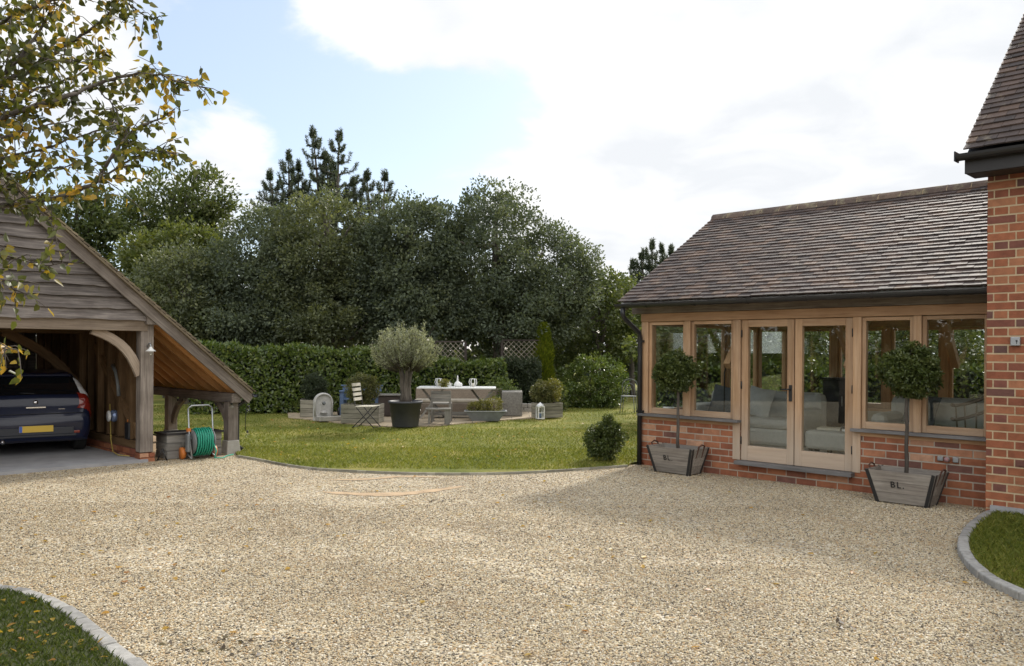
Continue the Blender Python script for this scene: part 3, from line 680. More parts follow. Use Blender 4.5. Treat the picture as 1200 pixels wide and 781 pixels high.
# back wall and left wall of glazing
UBF = UB-.08
for v in np.linspace(V0-.08, V1+.08, 6): post(v, .12, .738, UBF, 'oak_new')
vs_ = np.linspace(V0-.08, V1+.08, 6)
for i in range(5): window(vs_[i]-.06, vs_[i+1]+.06, .738, ZH-.004, UBF, 'window', 'oak_new')
m = MB(); m.box((UBF, (V0+V1)/2, ZH+.10), (.15, V0-V1, .198)); B(m, 'head_beam', 'oak_new')
us_ = np.linspace(U0+.115, UB-.14, 5)
for i in range(4): window(us_[i]+.05, us_[i+1]-.05, .738, ZH-.004, V0-.08, 'window', 'oak_new', 'u')
for u_ in us_[1:4]:
    m = MB(); m.box((u_, V0-.08, (.738+ZH)/2), (.098, .12, ZH-.738)); B(m, 'post', 'oak_new')
m = MB(); m.box(((U0+UB)/2, V0-.08, ZH+.062), (UB-U0-.32, .15, .12)); B(m, 'head_beam', 'oak_new')
# roof
UR, ZR, UE, ZE = 12.4, 3.98, 9.72, 2.40
sl_ = np.array([UR-UE, 0, ZR-ZE]); SL = np.linalg.norm(sl_); VL, VR = 7.50, 2.565
m = MB()
m.prism([(UE+.04, VL-.02, ZE-.05), (UR, VL-.02, ZR-.06), (2*UR-UE-.04, VL-.02, ZE-.05), (2*UR-UE-.04, VL-.02, ZE), (UR, VL-.02, ZR-.005), (UE+.04, VL-.02, ZE)], (0, VR-VL+.02, 0))
rf = B(m, 'roof', 'plaster')
m = MB(); tiles((UE, VL, ZE), (0, -1, 0), VL-VR, sl_, SL, .106, .18, m); tiles((2*UR-UE, VL, ZE), (0, -1, 0), VL-VR, (-sl_[0], 0, sl_[2]), SL, .106, .18, m)
t = m.build('roof_tiles', M['tile'], rf, OG)
m = MB(); x = VL
while x > VR+.02:
    L = min(.31, x-VR); a = np.linspace(-.15*math.pi, 1.15*math.pi, 9); pr = [(UR+.125*math.cos(q), x, ZR-.035+.115*math.sin(q)+rs.uniform(0, .004)) for q in a]+[(UR+.10*math.cos(q), x, ZR-.035+.09*math.sin(q)) for q in a[::-1]]
    m.prism(pr, (0, -(L-.012), 0), rs.rand()); x -= .31
m.build('ridge_tiles', M['ridge'], rf, OG)
m = MB(); a = np.linspace(-.1*math.pi, 1.1*math.pi, 9); m.prism([(UR+.118*math.cos(q), VL-.02, ZR-.037+.111*math.sin(q)) for q in a], (0, VR-VL+.03, 0)); m.build('ridge_mortar', M['mortar'], rf, OG)
# gable infill above the side glazing, verge board
m = MB(); m.prism([(U0+.02, V0-.10, ZH+.124), (UR, V0-.10, ZR-.12), (UB-.02, V0-.10, ZH+.124)], (0, .07, 0)); B(m, 'gable', 'oak_grey')
m = MB(); m.beam((UE+.1, VL-.05, ZE-.03), (UR, VL-.05, ZR-.09), .035, .13); m.beam((2*UR-UE-.1, VL-.05, ZE-.03), (UR, VL-.05, ZR-.09), .035, .13); B(m, 'bargeboard', 'oak_grey')
# gutter: half round on the eave, downpipe with a swan neck at the corner
m = MB(); a = np.linspace(math.pi, 2*math.pi, 9); gu, gz = UE-.01, ZE-.005
pr = [(gu+.062*math.cos(q), 0, gz+.062*math.sin(q)) for q in a]+[(gu+.054*math.cos(q), 0, gz+.054*math.sin(q)) for q in a[::-1]]
m.prism([(p[0], VL+.02, p[2]) for p in pr], (0, VR-VL-.02, 0))
for v in np.arange(VR+.4, VL, .8): m.prism([(gu+.067*math.cos(q), v, gz+.067*math.sin(q)) for q in a]+[(gu+.061*math.cos(q), v, gz+.061*math.sin(q)) for q in a[::-1]], (0, .035, 0))
B(m, 'gutter', 'black_pl')
m = MB(); m.tube([(gu, VL-.10, gz-.05), (gu, VL-.10, gz-.16), (gu+.05, VL-.10, gz-.22), (U0-.09, V0-.02, gz-.42), (U0-.055, V0-.01, gz-.50), (U0-.055, V0-.01, gz-.8), (U0-.055, V0-.01, 0.0)], .036, 12)
for z in (1.85, .8): m.box((U0-.04, V0-.01, z), (.06, .11, .035))
B(m, 'downpipe', 'black_pl')
# inside
m = MB(); m.box(((U0+UB)/2, (V0+V1)/2, FLOOR/2), (UB-U0-.42, V0-V1-.42, FLOOR)); B(m, 'floor_slab', 'floor_in')
m = MB(); m.box(((U0+UB)/2, V1+.05, 1.6), (UB-U0-.3, .1, 2.7)); B(m, 'inner_wall', 'plaster')
m = MB()
for v in (6.0, 4.3): m.box((UR, v, ZH+.17), (UB-U0-.45, .15, .19))
for v in (6.0, 4.3):
    for s in (-1, 1): m.beam((UR+s*2.1, v, 1.5), (UR+s*1.5, v, ZH+.08), .1, .12)
B(m, 'tie_beam', 'oak_new')

# ---- main brick house on the right, its eave above the garden room roof
HU, HV = 9.62, 2.56
HO = (HU, HV, 0)
HS = thing('brick_house', 'tall red brick house with steep tiled roof at the right edge of the drive', 'house', uv(HU, HV), Q)
def H(mb, name, mat, parent=HS, bevel=0.0): return mb.build(name, M[mat], parent, HO, bevel)
m = MB(); m.box((HU+4.1, HV-3.6, 1.88), (8.2, 7.2, 4.14)); w_ = H(m, 'wall', 'mortar')
m = MB(); bricks(m, (HU, HV, 0.0), (0, -1, 0), 6.0, 0, 3.93, (-1, 0, 0)); bricks(m, (HU, HV, 0.0), (1, 0, 0), 4.5, 0, 3.93, (0, 1, 0)); H(m, 'brick_facing', 'brick2', w_)
m = MB(); m.box((HU-.012, HV-2, .04), (.06, 3.9, .16)); H(m, 'plinth', 'concrete')
HE, HZ, HRU, HRZ = 9.26, 3.77, 14.0, 8.05
hs = np.array([HRU-HE, 0, HRZ-HZ]); HL = np.linalg.norm(hs); HVL = HV+.13
m = MB(); m.prism([(HE+.04, HVL-.02, HZ-.05), (HRU, HVL-.02, HRZ-.06), (2*HRU-HE, HVL-.02, HZ-.05), (2*HRU-HE, HVL-.02, HZ), (HRU, HVL-.02, HRZ), (HE+.04, HVL-.02, HZ)], (0, -7.6, 0)); hr = H(m, 'roof', 'dark_timber')
m = MB(); tiles((HE, HVL, HZ), (0, -1, 0), 3.2, hs, HL, .113, .19, m); m.build('roof_tiles', M['tile'], hr, HO)
m = MB(); m.prism([(HU, HV-.02, 3.9), (HRU, HV-.02, HRZ-.1), (2*HRU-HU, HV-.02, 3.9)], (0, -.2, 0)); H(m, 'gable', 'brick2')
m = MB(); gu, gz = HE-.03, HZ-.02
pr = [(gu+.065*math.cos(q), HVL+.06, gz+.065*math.sin(q)) for q in a]+[(gu+.056*math.cos(q), HVL+.06, gz+.056*math.sin(q)) for q in a[::-1]]
m.prism(pr, (0, -6.6, 0)); m.box((gu, HVL+.06, gz-.02), (.13, .012, .10)); H(m, 'gutter', 'black_pl')
m = MB(); m.box((HE+.05, HVL-3.3, HZ-.125), (.035, 6.6, .17)); m.box((HE+.20, HVL-3.3, HZ-.205), (.29, 6.58, .02)); m.box((HE+.20, HVL-.03, HZ-.13), (.27, .03, .16))
H(m, 'eaves_box', 'dark_timber')
m = MB(); m.box((HU-.026, 2.35, 1.83), (.045, .085, .09)); hb = m.build('key_box', M['galv'], None, (HU-.026, 2.35, 1.83), .006); hb.location = tuple(uv(HU-.026, 2.29, 1.83)); hb.rotation_euler = (0, 0, Q)
tag(hb, 'small grey metal box fixed to the brick house wall', 'wall box')
m = MB(); m.lathe([(.001, 0), (.009, 0), (.009, .004), (.001, .004)], (HU-.05, 2.335, 1.835), 10, None, np.array([[0, 0, -1], [0, 1, 0], [1, 0, 0]])); m.box((HU-.050, 2.335, 1.815), (.003, .006, .02)); m.build('keyhole', M['black_pl'], hb, (HU-.026, 2.35, 1.83))

# rusty hooped plant support leaning on the house wall
po = uv(9.44, 2.06, .05); ob = thing('plant_support', 'thin rusty hooped metal plant support against the brick house wall', 'plant support', po, Q)
m = MB()
for dx, top in ((-.10, 1.10), (.02, 1.14)):
    pts = [(0, dx, 0), (0.02, dx+.01, .55), (.04, dx+.03, .95*top)]+[(.05, dx+.03-.14+.14*math.cos(q), top+.16*math.sin(q)) for q in np.linspace(0, math.pi*.55, 7)]
    m.tube(pts, .009, 6)
m.tube([(.03, -.2, .50), (.03, .16, .52)], .005, 6); m.tube([(.05, -.08, 1.25), (.05, -.10, 1.45)], .005, 6); m.tube([(.0, -.2, .15), (.02, -.24, 1.0), (.06, -.16, 1.28)], .005, 6)
m.build('hoops', M['rust'], ob)

# ---- oak framed cart lodge with a low catslide store on its right
GU, GV, GB = 4.886, 12.50, 18.2
GO = (GU, GV, 0)
GA = thing('oak_garage', 'open fronted oak cart lodge with waney boarded gable and tiled catslide roof', 'garage', uv(GU, GV), Q)
def G(mb, name, mat, parent=GA, bevel=0.0): return mb.build(name, M[mat], parent, GO, bevel)
APU, APZ = 2.30, 4.43; EAU, EAZ = 6.42, .96         # ridge and right eave of the roof line
slope = (APZ-EAZ)/(EAU-APU)
def rz_(u): return APZ-slope*abs(u-APU)
P1 = 4.80; LP = -0.2; P2 = 6.17
pz = 2.10
m = MB(); m.box((P1, GV+.09, (pz+.02)/2+.07), (.19, .19, pz-.12)); G(m, 'post', 'oak_grey', bevel=.01)
m = MB(); m.box((LP, GV+.09, (pz+.02)/2+.07), (.19, .19, pz-.12)); G(m, 'post', 'oak_grey', bevel=.01)
m = MB(); bricks(m, (P1-.10, GV-.001, -.02), (1, 0, 0), .215, 0, .15, (0, -1, 0), False, proud=.012); m.box((P1, GV+.10, .06), (.20, .19, .14)); G(m, 'brick_pad', 'brick')
# tie beam and its projecting end
m = MB(); m.box(((P1+LP)/2, GV+.05, 2.035), (P1-LP, .14, .17)); G(m, 'tie_beam', 'oak_mid', bevel=.008)
m = MB(); m.box((P1+.03, GV+.01, 2.12), (.15, .24, .15)); G(m, 'plate_end', 'oak_grey', bevel=.01)
# curved braces
def brace(m, p0, p1, sag, w, d, k=8):
    p0, p1 = np.asarray(p0, float), np.asarray(p1, float); s = np.asarray(sag, float)
    P = [p0+(p1-p0)*t+s*math.sin(math.pi*t) for t in np.linspace(0, 1, k)]
    V, Gv = [], []; T = norm(np.gradient(np.array(P), axis=0)); nn = norm(np.cross(p1-p0, s)); acc = 0
    for i, p in enumerate(P):
        if i: acc += np.linalg.norm(P[i]-P[i-1])
        q = np.cross(T[i], nn)
        for x, y in ((-1, -1), (1, -1), (1, 1), (-1, 1)): V.append(p+q*x*w/2+nn*y*d/2); Gv.append((acc, x*w/2, y*d/2))
    Fs = [(i*4+j, i*4+(j+1) % 4, i*4+4+(j+1) % 4, i*4+4+j) for i in range(k-1) for j in range(4)]+[(0, 1, 2, 3), ((k-1)*4+3, (k-1)*4+2, (k-1)*4+1, (k-1)*4)]
    m.add(V, Fs, np.array(Gv)+rs.rand(3)*9)
m = MB(); brace(m, (P1-.75, GV+.08, 1.96), (P1-.08, GV+.08, 1.30), (.09, 0, .09), .13, .07); G(m, 'brace', 'oak_mid', bevel=.006)
m = MB(); brace(m, (LP+.75, GV+.08, 1.96), (LP+.08, GV+.08, 1.30), (-.09, 0, .09), .13, .07); G(m, 'brace', 'oak_mid', bevel=.006)
# inner frame
m = MB(); m.box(((P1+LP)/2, GV+2.75, 2.03), (P1-LP, .17, .19)); m.box((P1-.02, GV+2.75, 1.0), (.19, .18, 1.9)); brace(m, (P1-1.25, GV+2.75, 1.95), (P1-.12, GV+2.75, 1.05), (.08, 0, .08), .15, .08); G(m, 'inner_frame', 'studs', bevel=.006)
# waney weatherboards of the gable
m = MB(); z = 2.10; i = 0; bh = .158
while z < APZ-.25:
    zt = z+bh+.045
    umax = APU+(APZ-.12-z)/slope-.02; umin = APU-(APZ-.12-z)/slope+.02
    for uu0, uu1 in ((umin, umax),):
        k = 40; us = np.linspace(uu0, uu1, k); w1, w2, w3 = rs.uniform(0, 9, 3)
        lo = z+.007*np.sin(us*1.7+w1)+.005*np.sin(us*4.3+w2)+.004*np.sin(us*11+w3)+rs.normal(size=k)*.003
        V, Gv = [], []; off = rs.rand(3)*9
        for q in range(k):
            tt = min(zt, rz_(us[q])-.09); tt = max(tt, lo[q]+.005)
            for (vv, zz) in ((GV-.072, lo[q]), (GV-.018, lo[q]), (GV-.004, tt), (GV-.018, tt)): V.append((us[q], vv, zz)); Gv.append((us[q]+off[0], zz+off[1], vv+off[2]))
        Fs = [(4*q+j, 4*q+(j+1) % 4, 4*q+4+(j+1) % 4, 4*q+4+j) for q in range(k-1) for j in range(4)]+[(0, 1, 2, 3), (4*k-1, 4*k-2, 4*k-3, 4*k-4)]
        m.add(V, Fs, Gv)
    z += bh*rs.uniform(.92, 1.08); i += 1
m.prism([(P1, GV+.02, 2.12), (APU, GV+.02, APZ-.15), (LP, GV+.02, 2.12)], (0, .03, 0)); G(m, 'gable_boards', 'oak_board')
# roof, bargeboards, tiles
VF = GV-.16
m = MB()
e0, e1 = np.array([EAU-.02, EAZ-.045]), np.array([APU, APZ-.06])
m.prism([(EAU-.03, VF+.03, rz_(EAU-.03)-.065), (APU, VF+.03, APZ-.065), (APU, VF+.03, APZ-.01), (EAU-.03, VF+.03, rz_(EAU-.03)-.01)], (0, GB-VF, 0))
for v in np.arange(VF+.30, GB, .42): m.beam((EAU-.08, v, rz_(EAU-.08)-.115), (APU, v, APZ-.115), .05, .10)
ro = G(m, 'roof', 'boarding')
m = MB(); LEU = -0.55; m.prism([(LEU, VF+.03, rz_(LEU)-.065), (APU, VF+.03, APZ-.065), (APU, VF+.03, APZ-.01), (LEU, VF+.03, rz_(LEU)-.01)], (0, GB-VF, 0)); G(m, 'left_roof', 'boarding')
m = MB(); b_ = np.array([APU-EAU, 0, APZ-EAZ]); tiles((EAU, VF-.05, EAZ+.015), (0, 1, 0), GB-VF+.05, b_, np.linalg.norm(b_), .1, .166, m)
b2 = np.array([APU-LEU, 0, APZ-rz_(LEU)]); tiles((LEU, VF-.05, rz_(LEU)+.015), (0, 1, 0), GB-VF+.05, b2, np.linalg.norm(b2), .1, .166, m)

for q0, q1 in (((EAU-.03, rz_(EAU-.03)-.008), (APU, APZ-.008)), ((LEU, rz_(LEU)-.008), (APU, APZ-.008))): m.prism([(q0[0], VF-.045, q0[1]), (q1[0], VF-.045, q1[1]), (q1[0], VF-.045, q1[1]+.035), (q0[0], VF-.045, q0[1]+.035)], (0, .10, 0))
m.build('roof_tiles', M['tile_garage'], ro, GO)
m = MB(); m.beam((EAU-.02, VF+.035, EAZ-.085), (APU-.02, VF+.035, APZ-.085), .035, .15); m.beam((LEU, VF+.035, rz_(LEU)-.085), (APU+.02, VF+.035, APZ-.085), .034, .15); G(m, 'bargeboard', 'oak_grey', bevel=.004)
# right inside wall: brick plinth, sole plate, studs, boards
m = MB(); m.box((P1+.0, (GV+.2+GB)/2, .075), (.16, GB-GV-.22, .20)); bricks(m, (P1-.085, GB, 0), (0, -1, 0), GB-GV-.2, 0, .17, (-1, 0, 0), False); G(m, 'plinth', 'brick2')
m = MB(); m.box((P1+.005, (GV+.2+GB)/2, .235), (.16, GB-GV-.22, .11)); G(m, 'sole_plate', 'studs')
m = MB()
for v in np.arange(GV+.55, GB, .48): m.box((P1+.0, v, 1.20), (.10, .075, 1.8))
m.beam((P1+.02, GV+.35, .35), (P1+.02, GV+2.3, 1.75), .06, .14); G(m, 'studs', 'studs')
m = MB()
for v in np.arange(GV+.22, GB, .16): m.box((P1+.065, v+.07, 1.22), (.02, .155, 2.0))
for z in np.arange(.45, 2.2, .22): m.box((P1+.085, (GV+.2+GB)/2, z), (.02, GB-GV-.25, .205))
G(m, 'side_boards', 'studs')
m = MB(); m.box(((P1+LP)/2, GB-.05, 1.4), (P1-LP, .05, 2.8))
for u in np.arange(LP+.3, P1, .5): m.box((u, GB-.12, 1.2), (.08, .09, 2.3))
m.prism([(P1, GB-.03, 2.1), (APU, GB-.03, APZ-.1), (LP, GB-.03, 2.1)], (0, .03, 0)); G(m, 'back_wall', 'oak_board')
m = MB(); m.box((LP-.05, (GV+GB)/2+.1, 1.0), (.05, GB-GV-.3, 2.0)); G(m, 'left_wall', 'oak_board')
# eave posts, eave plate and braces of the catslide store
def eave_post(v):
    m = MB(); m.box((P2, v, .52), (.17, .17, .66)); p = G(m, 'eave_post', 'oak_grey', bevel=.008)
    m = MB(); m.box((P2, v, .085), (.25, .25, .27), None, None, .78); m.build('staddle', M['stone'], p, GO, .01)
eave_post(GV+.10); eave_post(GV+2.45); eave_post(GV+4.9)
m = MB(); m.box((P2, (GV+GB)/2-.03, .905), (.15, GB-GV+.12, .15)); G(m, 'eave_plate', 'oak_grey', bevel=.008)
m = MB(); brace(m, (P2, GV+.62, .83), (P2, GV+.19, .42), (0, -.05, .05), .11, .06); G(m, 'eave_brace', 'oak_grey', bevel=.004); m = MB(); brace(m, (P2, GV+1.88, .83), (P2, GV+2.36, .36), (0, .05, .05), .13, .06); G(m, 'eave_brace', 'oak_grey', bevel=.004)
# gutter and downpipe on the store
m = MB(); gu, gz = EAU+.035, EAZ+.0; pr = [(gu+.05*math.cos(q), VF, gz+.05*math.sin(q)) for q in a]+[(gu+.043*math.cos(q), VF, gz+.043*math.sin(q)) for q in a[::-1]]
m.prism(pr, (0, GB-VF, 0)); G(m, 'gutter', 'black_pl')
m = MB(); m.tube([(gu, GV+.12, gz-.04), (gu, GV+.12, gz-.10), (P2+.13, GV+.14, gz-.2), (P2+.13, GV+.14, .12), (P2+.2, GV+.10, .05)], .034, 10); G(m, 'downpipe', 'black_pl')
mslab = poly_obj('garage_floor', [tuple(uv(*q)[:2]) for q in ((LP-.05, GV-.06), (P1+.0, GV-.06), (P1+.0, GB), (LP-.05, GB))], .045, M['concrete'], thick=.06)
poly_obj('store_floor', [tuple(uv(*q)[:2]) for q in ((P1+.14, GV+.03), (P2+.12, GV+.03), (P2+.12, GB), (P1+.14, GB))], .012, msand)

# ---------------------------------------------------------------- the dark blue hatchback in the lodge
def make_car():
    # world place: rear centre on the slab, nose pointing away
    cxy = at(43, 411, 12.45); root = thing('parked_car', 'dark navy hatchback parked nose first inside the cart lodge', 'car', (cxy[0], 12.45, .045), rad(36)); root.scale = (.87, .87, .87)
    mp, n, l, b = mat_new('navy_car_paint'); b.inputs['Base Color'].default_value = (.008, .012, .034, 1); b.inputs['Metallic'].default_value = .0; b.inputs['Roughness'].default_value = .3; b.inputs['Coat Weight'].default_value = .45; b.inputs['Coat Roughness'].default_value = .05; b.inputs['Specular IOR Level'].default_value = .25
    mdk, n, l, b = mat_new('car_dark_glass'); b.inputs['Base Color'].default_value = (.006, .007, .009, 1); b.inputs['Roughness'].default_value = .04; b.inputs['Specular IOR Level'].default_value = .7
    mred, n, l, b = mat_new('tail_light_red'); b.inputs['Base Color'].default_value = (.19, .014, .009, 1); b.inputs['Roughness'].default_value = .12; b.inputs['Coat Weight'].default_value = .6
    mclr, n, l, b = mat_new('tail_light_clear'); b.inputs['Base Color'].default_value = (.65, .66, .68, 1); b.inputs['Roughness'].default_value = .2; b.inputs['Coat Weight'].default_value = .6
    myel = m_plain('plate_yellow', (.62, .42, .05), .35, var=.02); mblu = m_plain('plate_blue', (.05, .12, .45), .35, var=.02)
    mtrim = m_plain('grey_bumper', (.018, .021, .030), .45, var=.05); mty = m_plain('tyre_rubber', (.016, .016, .016), .8); mch = m_plain('chrome', (.7, .7, .72), .15, 1.0, var=.02)
    # stations along y: (y, zbottom, sill, mid, shoulder, belt, roof edge, top)
    ST = [(0.00, .33, (.66, .36), (.74, .48), (.74, .58), (.70, .64), (.55, .665), .67),
          (0.03, .28, (.76, .32), (.83, .48), (.83, .62), (.79, .70), (.66, .73), .74),
          (0.09, .24, (.82, .29), (.86, .48), (.86, .68), (.83, .80), (.76, .86), .88),
          (0.13, .24, (.83, .28), (.87, .48), (.87, .72), (.84, .92), (.76, 1.00), 1.02),
          (0.22, .24, (.84, .27), (.875, .48), (.87, .76), (.84, 1.00), (.71, 1.14), 1.165),
          (0.36, .22, (.84, .26), (.875, .48), (.87, .78), (.84, 1.00), (.63, 1.34), 1.365),
          (0.42, .20, (.84, .25), (.875, .48), (.87, .78), (.845, 1.0), (.60, 1.41), 1.44),
          (0.75, .20, (.84, .24), (.88, .48), (.87, .78), (.85, .99), (.60, 1.43), 1.475),
          (1.60, .20, (.84, .24), (.88, .48), (.87, .78), (.85, .97), (.61, 1.44), 1.49),
          (2.30, .20, (.84, .24), (.88, .48), (.87, .76), (.85, .95), (.60, 1.37), 1.42),
          (3.00, .20, (.84, .24), (.88, .48), (.87, .76), (.83, .93), (.72, 1.00), 1.03),
          (3.55, .20, (.82, .24), (.87, .48), (.85, .72), (.80, .84), (.66, .90), .93),
          (3.90, .24, (.74, .28), (.78, .45), (.76, .62), (.70, .72), (.55, .75), .77),
          (4.02, .32, (.60, .36), (.66, .45), (.66, .55), (.60, .62), (.5, .64), .65)]
    Yk = np.array([s[0] for s in ST]); K = np.array([[(0, s[1]), (s[2][0]*.9, s[1])]+[s[i] for i in range(2, 7)]+[(s[6][0]*.55, s[7]-.006), (0, s[7])] for s in ST])
    def ring_ctrl(y): return np.stack([[np.interp(y, Yk, K[:, i, j]) for j in (0, 1)] for i in range(K.shape[1])])
    def cat(Pc, t):
        m_ = len(Pc)-1; t = min(max(t, 0), m_-1e-6); i = int(t); f = t-i
        p0, p1, p2, p3 = Pc[max(i-1, 0)], Pc[i], Pc[i+1], Pc[min(i+2, m_)]
        return .5*((2*p1)+(-p0+p2)*f+(2*p0-5*p1+4*p2-p3)*f*f+(-p0+3*p1-3*p2+p3)*f**3)
    def S_(y, t, side=1): p = cat(ring_ctrl(y), t); return np.array([side*p[0], y, p[1]])
    ys = np.unique(np.concatenate([np.linspace(Yk[i], Yk[i+1], 5) for i in range(len(Yk)-1)])); ts = np.linspace(0, 8, 37); nt = len(ts)
    V = []; 
    for y in ys:
        row = [S_(y, t) for t in ts]; row += [np.array([-p[0], p[1], p[2]]) for p in row[-2:0:-1]]; V.append(row)
    V = np.array(V); ny, nr = V.shape[:2]
    Fs = [(i*nr+j, (i+1)*nr+j, (i+1)*nr+(j+1) % nr, i*nr+(j+1) % nr) for i in range(ny-1) for j in range(nr)]+[tuple(range(nr)), tuple((ny-1)*nr+j for j in range(nr))[::-1]]
    link_mesh('body', V.reshape(-1, 3), Fs, mp, root, smooth=True)
    def patch(name, mat, ya, yb, ta, tb, ny_=8, nt_=8, both=True, off=.008, side=1, parent=root):
        rows = []
        for y in np.linspace(ya, yb, ny_):
            tt = list(np.linspace(ta, tb, nt_)); pts = [S_(y, t, side) for t in tt]
            if both: pts += [np.array([-p[0], p[1], p[2]]) for p in pts[-2::-1]]
            rows.append(pts)
        A = np.array(rows); du = np.gradient(A, axis=0); dv = np.gradient(A, axis=1); nn = norm(np.cross(du, dv))
        cen = np.array([0, 1.8, .7]); sg = np.sign(np.sum(nn*(A-cen), axis=2, keepdims=True)); A = A+nn*sg*off
        q, k = A.shape[:2]
        return link_mesh(name, A.reshape(-1, 3), [(i*k+j, i*k+j+1, (i+1)*k+j+1, (i+1)*k+j) for i in range(q-1) for j in range(k-1)], mat, parent, smooth=True)
    patch('rear_window', mdk, .155, .355, 6.15, 8.0, 8, 8)
    patch('windscreen', mdk, 2.36, 2.96, 6.1, 8.0)
    for s in (1, -1): patch('side_window', mdk, .62, 2.5, 5.12, 5.9, 12, 5, False, .006, s)
    for s in (1, -1):
        t_ = patch('tail_light', mred, .065, .175, 3.9, 6.3, 9, 10, False, .012, s); patch('reversing_lens', mclr, .17, .35, 5.15, 6.15, 6, 5, False, .020, s, t_)
    m = MB(); m.box((0, -.012, .43), (1.18, .03, .13)); m.box((0, .0, .35), (1.25, .03, .05)); m.build('bumper_insert', mtrim, root, bevel=.012)
    m = MB(); m.box((0, -.034, .475), (.52, .012, .111)); pl = m.build('number_plate', myel, root, bevel=.003)
    m = MB(); m.box((-.235, -.042, .475), (.045, .004, .105)); m.build('plate_band', mblu, pl)
    m = MB(); m.box((0, .31, 1.405), (1.12, .20, .03)); m.build('spoiler', mp, root, bevel=.012)
    m = MB(); m.lathe([(.001, 0), (.042, 0), (.042, .012), (.03, .016), (.001, .016)], (0, .095, .93), 18, None, np.array([[1, 0, 0], [0, 0, -1], [0, 1, 0]]).T); m.build('badge', mch, root)
    m = MB(); m.box((.40, .066, .80), (.10, .012, .02)); m.build('model_lettering', mch, root)
    m = MB(); m.tube([(0, .16, 1.075), (-.05, .17, 1.09), (-.38, .185, 1.10)], .009, 6); m.build('rear_wiper', mdk, root)
    m = MB(); m.tube([(-.50, -.02, .27), (-.50, .16, .27)], .036, 12); m.tube([(-.50, -.024, .27), (-.50, 0, .27)], .026, 12); m.build('exhaust', mch, root)
    for s in (1, -1): m = MB(); m.box((s*.60, -.012, .40), (.16, .02, .045)); m.build('reflector', mred, root, bevel=.006)
    RY = np.array([[0, 0, 1.], [0, 1, 0], [-1, 0, 0]])
    for y in (.72, 3.22):
        for s in (1, -1):
            m = MB(); m.lathe([(.20, -.10), (.295, -.10), (.312, -.07), (.312, .07), (.295, .10), (.20, .10)], (s*.765, y, .312), 28, None, RY); w = m.build('wheel', mty, root)
            m = MB(); m.lathe([(.001, -.03), (.21, -.06), (.21, .06), (.001, .03)], (s*.80, y, .312), 20, None, RY); m.build('rim', mch, w)
    m = MB()
    for s in (1, -1): m.tube([S_(y, 4.55+1.2*(y-.08)/.3, s)*np.array([1, 1, 1])+np.array([0, -.004, .003]) for y in np.linspace(.085, .36, 9)], .0055, 5)
    m.tube([np.array([x, .028-.02*(1-(x/.8)**2), .735]) for x in np.linspace(-.76, .76, 11)], .0055, 5); m.build('tailgate_seam', M['black_pl'], root)
    m = MB(); m.box((0, .05, .845), (.30, .012, .022)); m.build('boot_handle', mch, root)
    for s in (1, -1): m = MB(); m.sphere((s*.97, 2.45, 1.0), (.11, .07, .075)); m.build('mirror', mp, root)
make_car()

# ---------------------------------------------------------------- things in and by the store
def uvp(u, v, z=0.0): return tuple(uv(u, v, z))
# wooden trough under the catslide
t = thing('wooden_trough', 'dark grey weathered wooden trough standing under the catslide roof', 'trough', uvp(5.53, 12.70), Q); t.scale = (1.2, 1, 1.12)
m = MB()
for z in (.06, .17, .28): m.box((0, -.20, z), (.72, .025, .104)); m.box((0, .20, z), (.72, .025, .104))
for s in (-1, 1):
    for z in (.06, .17, .28): m.box((s*.35, 0, z), (.025, .372, .104))
m.box((0, 0, .03), (.66, .37, .03)); m.build('boards', M['greywood'], t, bevel=.004)
m = MB(); m.box((0, -.215, .345), (.76, .05, .025)); m.box((0, .215, .345), (.76, .05, .025)); m.box((-.36, 0, .345), (.05, .379, .025)); m.box((.36, 0, .345), (.05, .379, .025)); m.build('rim', M['dark_timber'], t)
m = MB()
for i, x in enumerate(np.linspace(-.16, .16, 5)): m.box((x, -.217, .2), (.045, .012, .06))
m.build('carved_pattern', M['greywood'], t)
# hose reel cart
hp = gp(236, 538); t = thing('hose_reel', 'green garden hose wound on a wheeled silver reel cart beside the oak eave post', 'hose reel', (hp[0], hp[1], 0.0), rad(42)); t.scale = (1.08, 1.08, 1.08)
m = MB()
for s in (-1, 1): m.tube([(s*.17, -.10, .02), (s*.17, .02, .40), (s*.17, .06, .72)], .011, 8)
m.tube([(-.17, .06, .72), (-.12, .06, .76), (.12, .06, .76), (.17, .06, .72)], .012, 8); m.tube([(-.17, -.10, .02), (-.17, .14, .10)], .010, 8); m.tube([(.17, -.10, .02), (.17, .14, .10)], .010, 8)
m.tube([(-.17, .0, .30), (.17, .0, .30)], .012, 8); m.build('frame', M['galv'], t)
mgh = m_plain('green_hose', (.02, .30, .20), .4, var=.1, scale=30)
m = MB()
for lay, r in enumerate((.12, .145, .165)):
    a_ = np.linspace(0, 2*np.pi*7, 150); m.tube(np.stack([np.linspace(-.115, .115, 150)*(1 if lay % 2 else -1), r*np.cos(a_)*1.0, .25+r*1.15*np.sin(a_)], 1)+rs.normal(size=(150, 3))*.0025, .0105, 6)
m.tube([(.11, -.14, .25), (.14, -.19, .12), (.10, -.22, .03), (.25, -.16, .012), (.38, .02, .012), (.52, .12, .012)], .0105, 6); m.build('hose', mgh, t)
m = MB()
for s in (-1, 1): m.lathe([(.02, -.008), (.17, -.008), (.17, .008), (.02, .008)], (s*.135, 0, .25), 24, None, np.array([[0, 0, 1.], [0, 1, 0], [-1, 0, 0]]))
m.build('drum', M['zinc'], t)
mor = m_plain('orange_plastic', (.55, .17, .03), .5, var=.05)
for s in (-1, 1):
    m = MB(); m.lathe([(.001, -.025), (.085, -.025), (.085, .025), (.001, .025)], (s*.225, .12, .085), 20, None, np.array([[0, 0, 1.], [0, 1, 0], [-1, 0, 0]])); m.build('wheel', mor, t)
